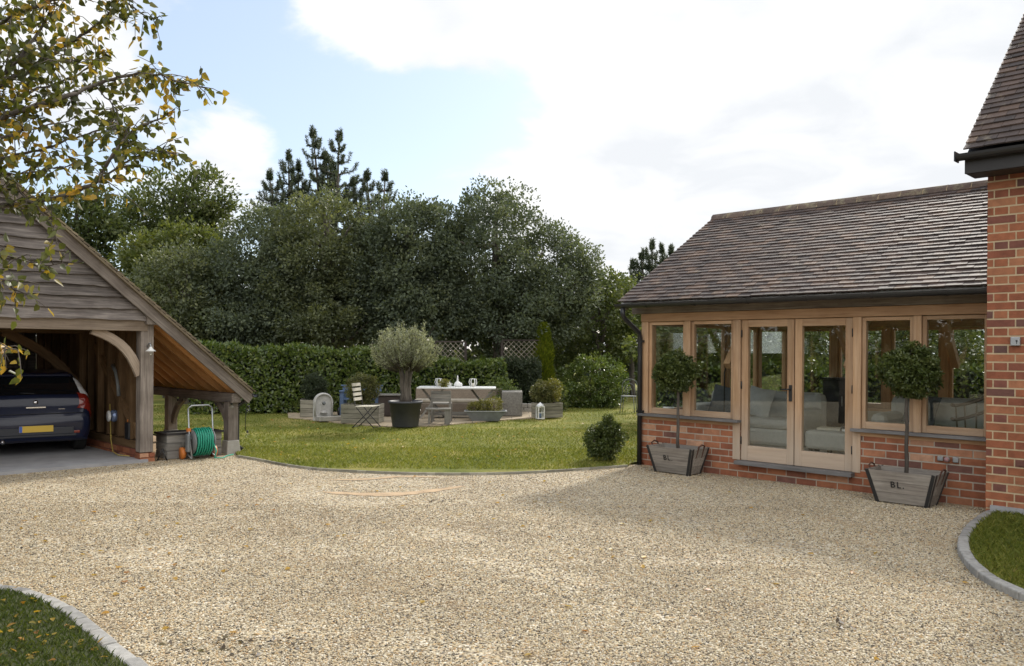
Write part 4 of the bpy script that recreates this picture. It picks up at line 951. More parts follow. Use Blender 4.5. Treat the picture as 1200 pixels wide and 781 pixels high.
m = MB(); m.box((-.17, .035, .42), (.05, .05, .05)); m.build('handle_clamp', mor, t)
m = MB(); m.box((-.20, -.02, .24), (.05, .10, .26)); m.build('side_housing', M['zinc'], t, bevel=.02)
# black boot scraper by the post
p = gp(190, 540); t = thing('boot_scraper', 'small black A shaped metal stand at the foot of the lodge post', 'boot scraper', (p[0], p[1], 0), rad(20))
m = MB(); m.tube([(-.07, 0, 0), (0, 0, .16), (.07, 0, 0)], .013, 6); m.tube([(-.07, .12, 0), (0, .12, .16), (.07, .12, 0)], .013, 6); m.tube([(0, 0, .16), (0, .12, .16)], .012, 6); m.tube([(-.05, 0, .05), (-.05, .12, .05)], .01, 6); m.build('stand', M['black_mt'], t)
# swan neck lamp
q = np.array(uv(P1, GV-.005, 1.72)); t = thing('wall_lamp', 'small grey galvanised swan neck lamp on the lodge post', 'lamp', q, Q); t.scale = (.75, .75, .75)
m = MB(); m.lathe([(.001, 0), (.045, 0), (.045, .02), (.001, .025)], (0, -.0, 0), 16, None, np.array([[1, 0, 0], [0, 0, -1], [0, 1, 0]]).T); m.tube([(0, -.01, 0), (0, -.06, .06), (0, -.12, .07), (0, -.16, .03), (0, -.165, -.02)], .012, 8); m.build('arm', M['galv'], t)
m = MB(); m.lathe([(.02, .0), (.03, -.02), (.04, -.04), (.10, -.09), (.098, -.092), (.035, -.05)], (0, -.165, -.0), 20); m.build('shade', M['white'], t)
m = MB(); m.lathe([(.03, -.06), (.04, -.10), (.035, -.16), (.001, -.18)], (0, -.165, 0), 14); m.build('glass_jar', M['glass'], t)
m = MB(); m.lathe([(.02, -.17), (.001, -.2)], (0, -.165, .03), 10); m.build('bulb', M['white'], t)
# security flood light on the plate end
q = np.array(uv(P1+.03, GV-.04, 2.195)); t = thing('flood_light', 'small black flood light perched on the projecting beam end of the lodge', 'flood light', q, Q)
m = MB(); m.box((0, -.03, .055), (.13, .07, .075)); m.build('housing', M['black_pl'], t, bevel=.01)
m = MB(); m.box((0, -.068, .055), (.10, .006, .05)); m.build('lens', M['glass'], t)
m = MB(); m.box((0, .02, .01), (.05, .05, .02)); m.build('bracket', M['black_mt'], t); m = MB(); m.sphere((.05, -.02, .11), .025); m.build('sensor', M['black_pl'], t)
# festoon lights along the eave plate and down the post
t = thing('festoon_lights', 'string of clear globe bulbs hanging along the low eave of the lodge', 'string lights', uvp(P2, GV), Q)
bu = []
pts = [(P2-.10, GV+2.3, .90)]
for v in (1.95, 1.45, .95, .45): pts += [(P2-.09, GV+v+.22, .84), (P2-.09, GV+v, .80)]
pts += [(P2-.11, GV-.02, .86), (P2+.10, GV-.03, .86), (P2+.20, GV-.05, .80), (P2+.19, GV-.02, .55), (P2+.20, GV+.0, .36)]
m = MB(); m.tube(pts, .006, 5); m.build('cable', M['black_pl'], t, (P2, GV, 0))
for (u, v, z) in [(P2-.09, GV+1.95, .80), (P2-.09, GV+1.45, .80), (P2-.09, GV+.95, .80), (P2-.09, GV+.45, .80), (P2-.05, GV-.03, .84), (P2+.22, GV-.06, .78), (P2+.22, GV-.03, .37)]:
    m = MB(); m.lathe([(.001, .0), (.016, 0), (.016, -.04), (.001, -.04)], (u, v, z), 10); so = m.build('socket', M['black_pl'], t, (P2, GV, 0))
    m = MB(); m.sphere((u, v, z-.075), .04, 12, 8); m.build('bulb', M['glass'], so, (P2, GV, 0))
    m = MB()
# odds and ends on the garage side wall
def boxy(name, label, cat, mat, c, parts):
    t_ = thing(name, label, cat, c, Q)
    return t_
t = thing('fuel_can', 'dark fuel can standing on the sole plate of the garage side wall', 'can', uvp(P1-.02, GV+.60, .29), Q)
m = MB(); m.box((0, 0, .13), (.12, .17, .26)); m.build('body', M['black_pl'], t, bevel=.02)
m = MB(); m.tube([(0, -.06, .26), (0, -.05, .31), (0, .04, .31), (0, .06, .26)], .012, 6); m.build('handle', M['black_pl'], t)
m = MB(); m.lathe([(.02, .26), (.02, .30), (.001, .30)], (0, .075, 0), 10); m.build('cap', mor, t)
t = thing('cycle_lamp', 'round silver blue lamp hanging on the garage side wall studs', 'lamp', uvp(P1-.07, GV+1.15, .62), Q)
m = MB(); m.sphere((0, 0, 0), (.07, .10, .10)); m.build('shell', m_plain('blue_lamp_shell', (.20, .26, .42), .25, .5, var=.05), t); m = MB(); m.lathe([(.001, .0), (.085, 0), (.085, .02), (.001, .02)], (-.07, 0, 0), 16, None, np.array([[0, 0, -1.], [0, 1, 0], [1, 0, 0]])); m.build('lens', M['white'], t)
t = thing('bent_pipe', 'curved grey plastic pipe hung on the garage side wall', 'pipe', uvp(P1-.06, GV+1.0, 1.2), Q)
m = MB(); m.tube([(0, .25, .22), (0, .12, .12), (0, .02, -.06), (0, -.02, -.26)], .028, 8); m.build('pipe', M['zinc'], t)
t = thing('yellow_cable', 'thin yellow cable trailing down the garage side wall to the slab', 'cable', uvp(P1-.1, GV+.8, .05), Q)
m = MB(); m.tube([(.02, .5, .75), (0, .42, .5), (-.03, .3, .2), (-.06, .12, .03), (-.1, -.2, .012), (-.02, -.45, .012)], .008, 5); m.build('cable', m_plain('yellow_cable', (.45, .34, .08), .5), t)

# ---------------------------------------------------------------- bay trees in crates in front of the garden room
def crate(loc, rz, label):
    t = thing('wooden_crate', label, 'crate planter', loc, rz, 'old flared wooden crates with iron corners')
    W0, W1, D0, D1, Hh = .56, .76, .30, .44, .37
    def quad(m, z0, z1, e=0.0, t_=.02):
        w0, w1 = W0+(W1-W0)*z0/Hh, W0+(W1-W0)*z1/Hh; d0, d1 = D0+(D1-D0)*z0/Hh, D0+(D1-D0)*z1/Hh
        for s in (-1, 1):
            m.add([(-w0/2, s*d0/2, z0), (w0/2, s*d0/2, z0), (w1/2, s*d1/2, z1), (-w1/2, s*d1/2, z1), (-w0/2, s*(d0/2-t_), z0), (w0/2, s*(d0/2-t_), z0), (w1/2, s*(d1/2-t_), z1), (-w1/2, s*(d1/2-t_), z1)], [(0, 1, 2, 3), (7, 6, 5, 4), (0, 4, 5, 1), (1, 5, 6, 2), (2, 6, 7, 3), (3, 7, 4, 0)], None)
            m.add([(s*(w0/2-.001), -d0/2+t_, z0), (s*(w0/2-.001), d0/2-t_, z0), (s*(w1/2-.001), d1/2-t_, z1), (s*(w1/2-.001), -d1/2+t_, z1), (s*(w0/2-t_), -d0/2+t_, z0), (s*(w0/2-t_), d0/2-t_, z0), (s*(w1/2-t_), d1/2-t_, z1), (s*(w1/2-t_), -d1/2+t_, z1)], [(0, 1, 2, 3), (7, 6, 5, 4), (0, 4, 5, 1), (1, 5, 6, 2), (2, 6, 7, 3), (3, 7, 4, 0)], None)
    m = MB(); quad(m, .015, .125); quad(m, .128, .245); quad(m, .248, Hh); m.box((0, 0, .03), (W0-.05, D0-.05, .02)); m.build('boards', M['crate'], t)
    m = MB()
    for sx in (-1, 1):
        for sy in (-1, 1):
            m = MB(); p0, p1 = np.array([sx*W0/2, sy*D0/2, .0]), np.array([sx*W1/2, sy*D1/2, Hh+.004])
            m.beam(p0+[-sx*.022, sy*.003, 0], p1+[-sx*.022, sy*.003, 0], .038, .006, (0, sy, .2)); m.beam(p0+[sx*.003, -sy*.022, 0], p1+[sx*.003, -sy*.022, 0], .006, .038, (0, sy, .2)); m.build('iron_corner', M['black_mt'], t)
    for sx in (-1, 1):
        m = MB()
        for y in (-.07, .07): m.beam((sx*(W1/2-.055), y, .20), (sx*(W1/2+.012), y, .41), .022, .012, (1, 0, 0))
        m.tube([(sx*(W1/2+.010), -.07, .40), (sx*(W1/2+.014), 0, .425), (sx*(W1/2+.010), .07, .40)], .010, 6); m.build('handle', M['rust'], t)
    m = MB(); m.lathe([(.001, .325), (.30, .315), (.33, .31)], (0, 0, 0), 18, None, None, 1.0, .52); m.build('soil', M['soil'], t)
    # stencilled letters
    cu = bpy.data.curves.new('stencil', 'FONT'); cu.body = 'BL.'; cu.size = .10; cu.extrude = .0015; cu.align_x = 'CENTER'; cu.space_character = 1.25; cu.offset = .0012
    tmp = bpy.data.objects.new('stencil', cu); COL.objects.link(tmp); dg = bpy.context.evaluated_depsgraph_get(); me = bpy.data.meshes.new_from_object(tmp.evaluated_get(dg)); COL.objects.unlink(tmp); bpy.data.objects.remove(tmp)
    me.materials.clear(); me.materials.append(M['black_mt']); so = bpy.data.objects.new('stencil', me); COL.objects.link(so); so.parent = t
    tl = math.atan2((D1-D0)/2, Hh); so.rotation_euler = (rad(90)+tl, 0, 0); so.location = (-.03, -(D0/2+(D1-D0)/2*.19/Hh)-.004, .19); so.scale = (1, 1, 1)
    return t
def bay(loc, label, hz, r, seed):
    t = thing('bay_tree', label, 'bay tree', loc, 0, 'clipped bay trees in crates')
    m = MB(); P = [np.array([rs.normal()*.004, rs.normal()*.004, z]) for z in np.linspace(.26, hz, 7)]; m.tube(P, np.linspace(.024, .017, 7), 8)
    for i in range(8): d = sph(1)[0]; m.tube([P[-1], P[-1]+d*r*.4+[0, 0, .05], P[-1]+d*r*.85], [.010, .007, .003], 5)
    m.build('trunk', M['bark'], t)
    crown('crown', [((0, 0, hz+.02), (r*.86, r*.86, r*.80)), ((rs.uniform(-.1, .1), -.05, hz+.10), (r*.72, r*.72, r*.74)), ((rs.choice([-.09, .09]), .0, hz-.03), (r*.8, r*.75, r*.66))], 15000, 300, .05, .040, .023, ML['bay'], t, (0, 0, 0), .55, True)
    return t
def wallp(px, py, out):    # point on gravel
    x, y = gp(px, py); return (x, y, 0.0)
cl_ = gp(792, 549); cr_ = gp(1052, 574)
def away(c, d): n_ = norm(np.array(c)); return (c[0]+n_[0]*d, c[1]+n_[1]*d, 0.0)
CLp = uvp(9.78, 6.48); CRp = uvp(9.74, 3.40)
crate(CLp, rad(-45), 'weathered crate with stencilled letters, the one at the downpipe corner of the garden room')
crate(CRp, rad(-45), 'weathered crate with stencilled letters, the one beside the tall brick house')
bay(CLp, 'clipped ball bay tree in the crate near the downpipe corner', 1.39, .315, 1)
bay(CRp, 'clipped ball bay tree in the crate under the window next to the brick house', 1.46, .33, 2)
# outside tap on the dado wall
t = thing('garden_tap', 'small grey and pink outside tap on the low brick wall under the right window', 'tap', uv(U0-.006, 3.12, .50), Q)
m = MB(); m.box((-.01, .03, 0), (.03, .06, .05)); m.lathe([(.001, 0), (.03, 0), (.03, .03), (.001, .03)], (-.03, -.05, 0), 14, None, np.array([[0, 0, -1.], [0, 1, 0], [1, 0, 0]])); m.box((-.012, -.13, 0), (.024, .06, .06)); m.build('valve', M['galv'], t, bevel=.006)
m = MB(); m.lathe([(.001, 0), (.026, 0), (.026, .015), (.001, .015)], (-.06, -.05, 0), 14, None, np.array([[0, 0, -1.], [0, 1, 0], [1, 0, 0]])); m.build('cap', m_plain('pink_plastic', (.45, .25, .25), .5), t)

# ---------------------------------------------------------------- inside the garden room
def cushiony(mb, c, s): mb.box(c, s)
def sofa(label, loc, rz, L):
    t = thing('sofa', label, 'sofa', loc, rz)
    m = MB(); m.box((0, -.05, .22), (L, .80, .26)); m.build('base', M['fabric'], t, bevel=.06)
    for i, x in enumerate((-L*.22, L*.22)):
        m = MB(); m.box((x, -.08, .41), (L*.43, .74, .15)); m.build('seat_cushion', M['fabric'], t, bevel=.06)
    m = MB(); m.box((0, .34, .52), (L, .24, .68)); m.build('backrest', M['fabric'], t, bevel=.10)
    for s in (-1, 1): m = MB(); m.box((s*(L/2-.10), -.06, .42), (.22, .80, .46)); m.build('arm', M['fabric'], t, bevel=.09)
    for sx in (-1, 1):
        for sy in (-1, 1): m = MB(); m.box((sx*(L/2-.1), sy*.32-.04, .05), (.06, .06, .10)); m.build('foot', M['dark_timber'], t)
    return t
sofa('pale grey sofa seen through the windows left of the glazed doors', uvp(11.55, 6.25, FLOOR), rad(-45), 1.9)
sofa('pale grey sofa seen through the windows right of the glazed doors', uvp(11.75, 3.55, FLOOR), rad(-45), 1.75)
def cushion(label, u, v, z, rz, mat, s=.46):
    t = thing('cushion', label, 'cushion', uvp(u, v, z), rz, 'cushions on the sofas')
    k = 9; g = np.linspace(-1, 1, k); V = []
    for sd in (-1, 1):
        for a_ in g:
            for b_ in g: V.append((a_*s/2*(1-.08*(1-abs(b_))), sd*.09*((1-a_*a_)*(1-b_*b_))**.5+sd*.004, b_*s/2*(1-.08*(1-abs(a_)))))
    Fs = [(q*k*k+i*k+j, q*k*k+i*k+j+1, q*k*k+(i+1)*k+j+1, q*k*k+(i+1)*k+j) for q in (0, 1) for i in range(k-1) for j in range(k-1)]
    o = link_mesh('cover', V, Fs, mat, t, smooth=True); o.rotation_euler = (rad(-18), rad(8), 0)
cushion('dark square cushion leaning on the left sofa back', 11.50, 6.75, FLOOR+.70, rad(-40), M['fabric_dk'])
cushion('pale square cushion leaning on the left sofa back', 11.48, 6.15, FLOOR+.70, rad(-52), M['fabric'])
cushion('dark square cushion leaning on the right sofa back', 11.70, 3.9, FLOOR+.70, rad(-45), M['fabric_dk'], .42)
t = thing('stove', 'black wood burning stove with a flat top seen through the right glazed door', 'stove', uvp(13.0, 5.55, FLOOR), rad(-45))
m = MB(); m.box((0, 0, .62), (.42, .38, .82)); m.box((0, 0, 1.045), (.50, .44, .03)); m.build('body', M['black_mt'], t, bevel=.01)
m = MB(); m.box((0, -.20, .70), (.30, .02, .40)); d = m.build('door', M['black_mt'], t); m = MB(); m.tube([(.12, -.23, .62), (.12, -.23, .78)], .01, 6); m.build('handle', M['galv'], d)
for sx in (-1, 1):
    for sy in (-1, 1): m = MB(); m.box((sx*.16, sy*.14, .105), (.04, .04, .21)); m.build('leg', M['black_mt'], t)
t = thing('ottoman', 'low upholstered ottoman stacked with books behind the right glazed door', 'ottoman', uvp(11.35, 4.75, FLOOR), Q)
m = MB(); m.box((0, 0, .25), (.75, .9, .26)); m.build('top', M['fabric'], t, bevel=.05)
for sx in (-1, 1):
    for sy in (-1, 1): m = MB(); m.box((sx*.3, sy*.38, .06), (.05, .05, .12)); m.build('leg', M['dark_timber'], t)
for i, (dv, dz, c) in enumerate(((-.15, .40, M['white']), (-.13, .435, M['fabric_dk']), (.22, .40, M['cream']))):
    o = thing('book', ['large white book at the bottom of the ottoman pile', 'dark book on top of the white book on the ottoman', 'cream book lying alone on the ottoman'][i], 'book', uvp(11.3, 4.75+dv, FLOOR+dz-.005), Q+.1*i)
    m = MB(); m.box((0, 0, 0), (.24, .31, .03)); m.build('cover', c, o); m = MB(); m.box((.003, 0, 0), (.236, .302, .02)); m.build('pages', M['white'], o)
t = thing('rattan_chair', 'curved rattan chair seen through the window beside the brick house', 'chair', uvp(10.75, 2.98, FLOOR), rad(-60))
m = MB(); m.lathe([(.05, .40), (.24, .40), (.26, .43), (.24, .46), (.05, .46)], (0, 0, 0), 18); m.build('seat', M['wicker'], t)
m = MB()
for r_, z_ in ((.25, .95), (.25, .78)): m.tube([(r_*math.cos(q)*1.0, .02+r_*math.sin(q), z_-.12*abs(math.cos(q))) for q in np.linspace(-.15*math.pi, 1.15*math.pi, 15)], .022, 8)
for q in np.linspace(0, math.pi, 7): m.tube([(.22*math.cos(q), .02+.22*math.sin(q), .45), (.25*math.cos(q), .02+.25*math.sin(q), .93-.12*abs(math.cos(q)))], .010, 6)
m.build('backrest', M['wicker'], t)
for q in (45, 135, 225, 315): m = MB(); m.tube([(.17*math.cos(rad(q)), .17*math.sin(rad(q)), .42), (.22*math.cos(rad(q)), .22*math.sin(rad(q)), 0)], .016, 8); m.build('leg', M['wicker'], t)
t = thing('window_bowl', 'small white bowl on the inner ledge of the left window', 'bowl', uvp(U0+.22, 7.0, .80), 0)
m = MB(); m.lathe([(.03, 0), (.05, .005), (.09, .07), (.085, .07), (.045, .015), (.001, .012)], (0, 0, 0), 16); m.build('dish', M['white'], t)
t = thing('floor_lamp', 'slim floor lamp with a dark dome shade behind the left windows', 'lamp', uvp(10.75, 6.32, FLOOR), Q)
m = MB(); m.lathe([(.001, 0), (.12, 0), (.12, .02), (.001, .025)], (0, 0, 0), 18); m.tube([(0, 0, .02), (0, 0, 1.15), (0, -.05, 1.30), (0, -.15, 1.34)], .010, 8); m.build('stand', M['black_mt'], t)
m = MB(); m.lathe([(.02, .04), (.06, .02), (.11, -.05), (.105, -.05), (.05, .01)], (0, -.17, 1.33), 16); m.build('shade', M['black_mt'], t)

# ---------------------------------------------------------------- furniture on the patio
ZP = .055
def pos(px, py, z=ZP): x, y = gp(px, py, z); return np.array([x, y, z])
def planter(loc, rz, label, w, d, h):
    t = thing('box_planter', label, 'planter', loc, rz, 'square slatted wooden planters')
    m = MB(); k = 4
    for i in range(k):
        z = h*(i+.5)/k
        for s in (-1, 1): m.box((0, s*d/2, z), (w, .025, h/k-.008)); m.box((s*w/2, 0, z), (.025, d-.028, h/k-.008))
    m.box((0, 0, .04), (w-.04, d-.04, .03)); m.build('slats', M['planter'], t, bevel=.003)
    for sx in (-1, 1):
        for sy in (-1, 1): m = MB(); m.box((sx*(w/2-.035), sy*(d/2-.035), h/2), (.04, .04, h-.01)); m.build('corner_post', M['planter'], t)
    m = MB(); m.box((0, 0, h-.06), (w-.03, d-.03, .04)); m.build('soil', M['soil'], t)
    return t
def topiary(loc, label, zc, rx, rz_, mat, n_=9000, leaf=.042, name='box_ball', cat='topiary', group='clipped balls in planters'):
    t = thing(name, label, cat, loc, 0, group)
    m = MB(); m.tube([(0, 0, -.05), (.01, 0, zc*.5), (0, .01, zc)], [.03, .025, .02], 8)
    for i in range(7): dd = sph(1)[0]; m.tube([(0, .01, zc*.7), np.array([0, 0, zc])+dd*np.array([rx, rx, rz_])*.8], [.012, .004], 5)
    m.build('stem', M['bark'], t)
    crown('crown', [((0, 0, zc), (rx*.92, rx*.92, rz_*.92))], n_, 190, .085, leaf, leaf*.55, mat, t, (0, 0, 0), .45)
    return t
p1 = pos(369, 488); planter(p1, rad(12), 'slatted box planter with a dark ball bush, behind the white wall fountain', .66, .6, .42)
topiary(p1+[0, 0, .36], 'dark green domed bush in the planter behind the white wall fountain', .32, .33, .42, ML['dark'])
p2 = pos(425, 495); planter(p2, rad(-4), 'slatted box planter with a round bush, behind the folding slatted chair', .84, .55, .42)
topiary(p2+[0, 0, .36], 'brownish green round clipped bush in the planter behind the folding chair', .36, .37, .40, ML['box'])
p3 = pos(641, 489); planter(p3, rad(30), 'slatted corner planter beside the white lantern', .62, .46, .36)
topiary(p3+[-.12, 0, .30], 'olive brown rounded bush in the planter beside the white lantern', .30, .27, .30, ML['box'])
topiary(p3+[.16, .02, .30], 'golden leaved bush in the planter beside the white lantern', .36, .20, .30, ML['golden'], 1500, .05)
# white wall fountain
t = thing('wall_fountain', 'white stone arched wall fountain with a lion spout and small basin standing on the patio', 'fountain', pos(379, 493), rad(30)); t.scale = (.85, .85, .80)
def arch(w, h, y0, y1, m, inset=0):
    P = [(-w/2, y0, 0), (w/2, y0, 0)]+[(w/2*math.cos(q), y0, h-w/2+w/2*math.sin(q)) for q in np.linspace(0, math.pi, 13)]
    m.prism(P, (0, y1-y0, 0))
M['fount'] = m_plain('white_stone', (.50, .49, .47), .8, var=.12, scale=12, bmp=.2); m = MB(); arch(.54, .80, 0, .07, m); m.build('back_slab', M['fount'], t, bevel=.01)
m = MB(); P = [(.235*math.cos(q), -.022, .53+.235*math.sin(q)) for q in np.linspace(0, math.pi, 15)]; m.tube([(.235, -.012, .14)]+P+[(-.235, -.012, .14)], .026, 8); m.build('moulding', M['fount'], t)
m = MB(); m.sphere((0, -.03, .50), (.045, .05, .055)); m.sphere((0, -.07, .485), (.02, .03, .02)); m.build('spout', M['zinc'], t); m = MB(); m.box((0, -.02, .36), (.09, .03, .16)); m.lathe([(.03, .2), (.10, .22), (.05, .28)], (0, -.02, 0), 12); m.build('relief', M['fount'], t)
m = MB(); m.box((.10, -.17, .07), (.62, .32, .14)); m.build('basin', M['stone'], t, bevel=.02); m = MB(); m.box((.10, -.17, .143), (.48, .2, .004)); m.build('water', M['glass'], t)
# blue bench behind the ball
t = thing('blue_bench', 'blue painted wooden bench half hidden behind the round bush by the hedge', 'bench', (at(423, 411, 20.6)[0], 20.6, ZP), rad(0))
for s in (-1, 1):
    m = MB(); m.box((s*.44, .18, .36), (.09, .06, .72)); m.box((s*.44, -.18, .30), (.09, .06, .60)); m.box((s*.44, 0, .60), (.11, .48, .04)); m.box((s*.46, .18, .73), (.14, .10, .03)); m.build('end_frame', M['blue'], t, bevel=.006)
m = MB()
for y in (-.14, -.02, .10): m.box((0, y, .40), (.92, .10, .03))
m.build('seat', M['blue'], t); m = MB()
for z in (.52, .64): m.box((0, .19, z), (.86, .025, .08))
m.build('backrest', M['blue'], t); m = MB()
m.lathe([(.02, -.02), (.10, -.02), (.10, .02), (.02, .02)], (-.50, -.2, .10), 16, None, np.array([[0, 0, 1.], [0, 1, 0], [-1, 0, 0]])); m.build('wheel', M['black_pl'], t)
# folding chair
t = thing('folding_chair', 'folding bistro chair with cream slats and black metal legs, at the edge of the lawn', 'chair', pos(430, 501), rad(-14))
m = MB()
for z in np.linspace(.60, .90, 4): m.box((-.21-.14*(z-.6), 0, z), (.012, .40, .065), np.array([[math.cos(.14), 0, math.sin(-.14)], [0, 1, 0], [math.sin(.14), 0, math.cos(.14)]]))
m.build('back_slats', M['cream'], t); m = MB()
for x in np.linspace(-.16, .18, 6): m.box((x, 0, .45+.03*x), (.05, .40, .014))
m.build('seat_slats', M['cream'], t)
for s in (-1, 1):
    m = MB(); m.tube([(.24, s*.18, 0), (-.02, s*.18, .26), (-.19, s*.18, .46), (-.26, s*.18, .94)], .010, 6); m.build('leg', M['black_mt'], t); m = MB(); m.tube([(-.26, s*.165, 0), (0, s*.165, .24), (.20, s*.165, .455)], .010, 6); m.build('leg', M['black_mt'], t)
m = MB(); m.tube([(.24, -.18, .01), (.24, .18, .01)], .008, 6); m.tube([(-.26, -.165, .01), (-.26, .165, .01)], .008, 6); m.build('stretcher', M['black_mt'], t)
# dark wicker table
t = thing('wicker_table', 'dark wicker side table with a pale top beside the olive tree', 'side table', (at(457, 411, 20.3)[0], 20.3, ZP), rad(0))
m = MB(); m.box((0, 0, .26), (.50, .45, .50)); m.build('base', M['wicker_dk'], t, bevel=.02); m = MB(); m.box((0, 0, .53), (.58, .52, .03)); m.build('top', M['greywood'], t, bevel=.004)
# olive tree in a black pot
po_ = pos(475, 500); t = thing('flower_pot', 'large dark round pot holding the olive tree', 'pot', po_, 0)
m = MB(); m.lathe([(.001, 0), (.27, 0), (.28, .02), (.345, .50), (.365, .50), (.37, .55), (.34, .55), (.33, .49), (.001, .48)], (0, 0, 0), 32); m.build('body', M['potblack'], t)
m = MB(); m.lathe([(.001, .495), (.33, .49)], (0, 0, 0), 24); m.build('soil', M['soil'], t)
t = thing('olive_tree', 'silvery olive tree with a gnarled trunk in the large dark pot', 'olive tree', po_+[0, 0, .48], 0)
m = MB()
for k_ in range(5):
    q = k_*1.26; o_ = np.array([math.cos(q), math.sin(q), 0]); m.tube([o_*.085, o_*.06+[.01, 0, .2], o_*.075+[-.01, 0, .4], o_*.09+[.0, 0, .6], o_*.17+[0, 0, .85]], [.075, .055, .05, .045, .022], 9)
Pl, Dl = [], []
for i in range(150):
    dd = sph(1)[0]; dd[2] = abs(dd[2])*1.0-.25; s0 = np.array([0, 0, .72])+dd*np.array([.22, .22, .16]); e_ = np.array([0, 0, 1.02])+dd*np.array([.70, .66, .60])*rs.uniform(.75, 1.08)+[0, 0, .10*rs.rand()]
    mid = (s0+e_)/2+[0, 0, -.04]; up_ = e_+np.array([dd[0]*.05, dd[1]*.05, rs.uniform(.05, .30)])
    m.tube([s0, mid, e_, up_], [.010, .007, .004, .002], 4)
    for (a0, a1, n_) in ((mid, e_, 44), (e_, up_, 30)):
        tt = rs.rand(n_, 1); Pl.append(a0+(a1-a0)*tt+rs.normal(size=(n_, 3))*.022); Dl.append(norm(norm(a1-a0)*.8+sph(n_)*.75))
m.build('trunk', M['bark'], t)
P, D = np.concatenate(Pl), np.concatenate(Dl); k = len(P); leaf_obj('crown', P, D, sph(k), .062*rs.uniform(.7, 1.3, k), .015, rs.rand(k), ML['olive'], t)
# wicker corner sofa
sc_ = at(537, 411, 21.2); t = thing('wicker_sofa', 'low weathered wicker corner sofa behind the white dining table', 'outdoor sofa', (sc_[0], 21.2, ZP), 0)
m = MB(); m.box((0, 0, .15), (2.25, .72, .28)); m.build('base', M['wicker'], t, bevel=.02)
m = MB(); m.box((0, .34, .42), (2.25, .14, .46)); m.build('backrest', M['wicker'], t, bevel=.02)
m = MB(); m.box((0, -.03, .335), (2.2, .60, .09)); m.build('seat_cushion', m_plain('beige_cushion', (.38, .34, .27), .95), t, bevel=.03)
m = MB(); m.box((1.40, -.25, .31), (.52, 1.0, .60)); m.build('arm_unit', M['greywood'], t, bevel=.015)
# dining table
tc_ = at(536, 411, 19.9); TX, TY = tc_[0], 19.9
t = thing('dining_table', 'long garden dining table with a white top on crossed grey trestle legs', 'table', (TX, TY, ZP), rad(1))
m = MB(); m.box((0, 0, .735), (1.88, .78, .04)); m.build('tabletop', M['white'], t, bevel=.01)
for s in (-1, 1):
    m = MB(); m.beam((s*.60-.28, -.26, .0), (s*.60+.28, -.26, .71), .07, .05); m.beam((s*.60+.28, .26, .0), (s*.60-.28, .26, .71), .07, .05); m.box((s*.6, 0, .36), (.06, .52, .06)); m.build('trestle', M['greywood'] if s < 0 else M['greywood'], t)
m = MB(); m.box((0, 0, .10), (1.3, .30, .07)); m.build('stretcher', M['greywood'], t)
def candle_holder(px, label):
    c = at(px, 411, TY); t_ = thing('candle_holder', label, 'candle holder', (c[0], TY, ZP+.745), 0, 'wire candle holders')
    m_ = MB()
    for i in range(6):
        q = i*math.pi/3; m_.tube([(.05*math.cos(q), .05*math.sin(q), 0), (.095*math.cos(q), .095*math.sin(q), .12), (.075*math.cos(q), .075*math.sin(q), .20), (.0, 0, .205)], .009, 5)
    m_.lathe([(.03, 0), (.06, 0), (.06, .012), (.03, .012)], (0, 0, 0), 14); m_.build('wires', M['white'], t_); m_ = MB(); m_.lathe([(.03, .012), (.03, .10), (.001, .10)], (0, 0, 0), 12); m_.build('candle', M['cream'], t_)
candle_holder(514.5, 'white wire candle holder on the table directly above the grey chair'); candle_holder(554.5, 'white wire candle holder on the table, right of the bottle')
def onto(px, dy=0): c = at(px, 411, TY+dy); return (c[0], TY+dy, ZP+.745)
t = thing('round_jug', 'small round white jug on the table beside the yellow flowers', 'jug', onto(526), 0); m = MB(); m.lathe([(.03, 0), (.055, .02), (.065, .06), (.05, .10), (.035, .115), (.04, .13), (.03, .13)], (0, 0, 0), 16); m.build('body', M['white'], t); m = MB(); m.tube([(.05, 0, .1), (.09, 0, .08), (.06, 0, .03)], .008, 6); m.build('handle', M['white'], t)
t = thing('decanter', 'white bulbous bottle with a long stopper on the dining table', 'bottle', onto(536.5), 0); m = MB(); m.lathe([(.04, 0), (.085, .03), (.09, .07), (.06, .12), (.022, .15), (.02, .2), (.03, .205), (.02, .21)], (0, 0, 0), 18); m.sphere((.06, 0, .06), (.06, .05, .055)); m.build('body', M['white'], t); m = MB(); m.lathe([(.012, .21), (.018, .24), (.004, .29)], (0, 0, 0), 10); m.build('stopper', M['white'], t)
t = thing('flower_bunch', 'bunch of yellow green flowers in a small jar on the white table', 'flowers', onto(521, -.25), 0); m = MB(); m.lathe([(.03, 0), (.04, .05), (.03, .07)], (0, 0, 0), 12); m.build('jar', M['glass'], t)
crown('blooms', [((0, 0, .10), (.10, .10, .09))], 420, 26, .05, .045, .03, ML['golden'], t, (0, 0, 0), .2)
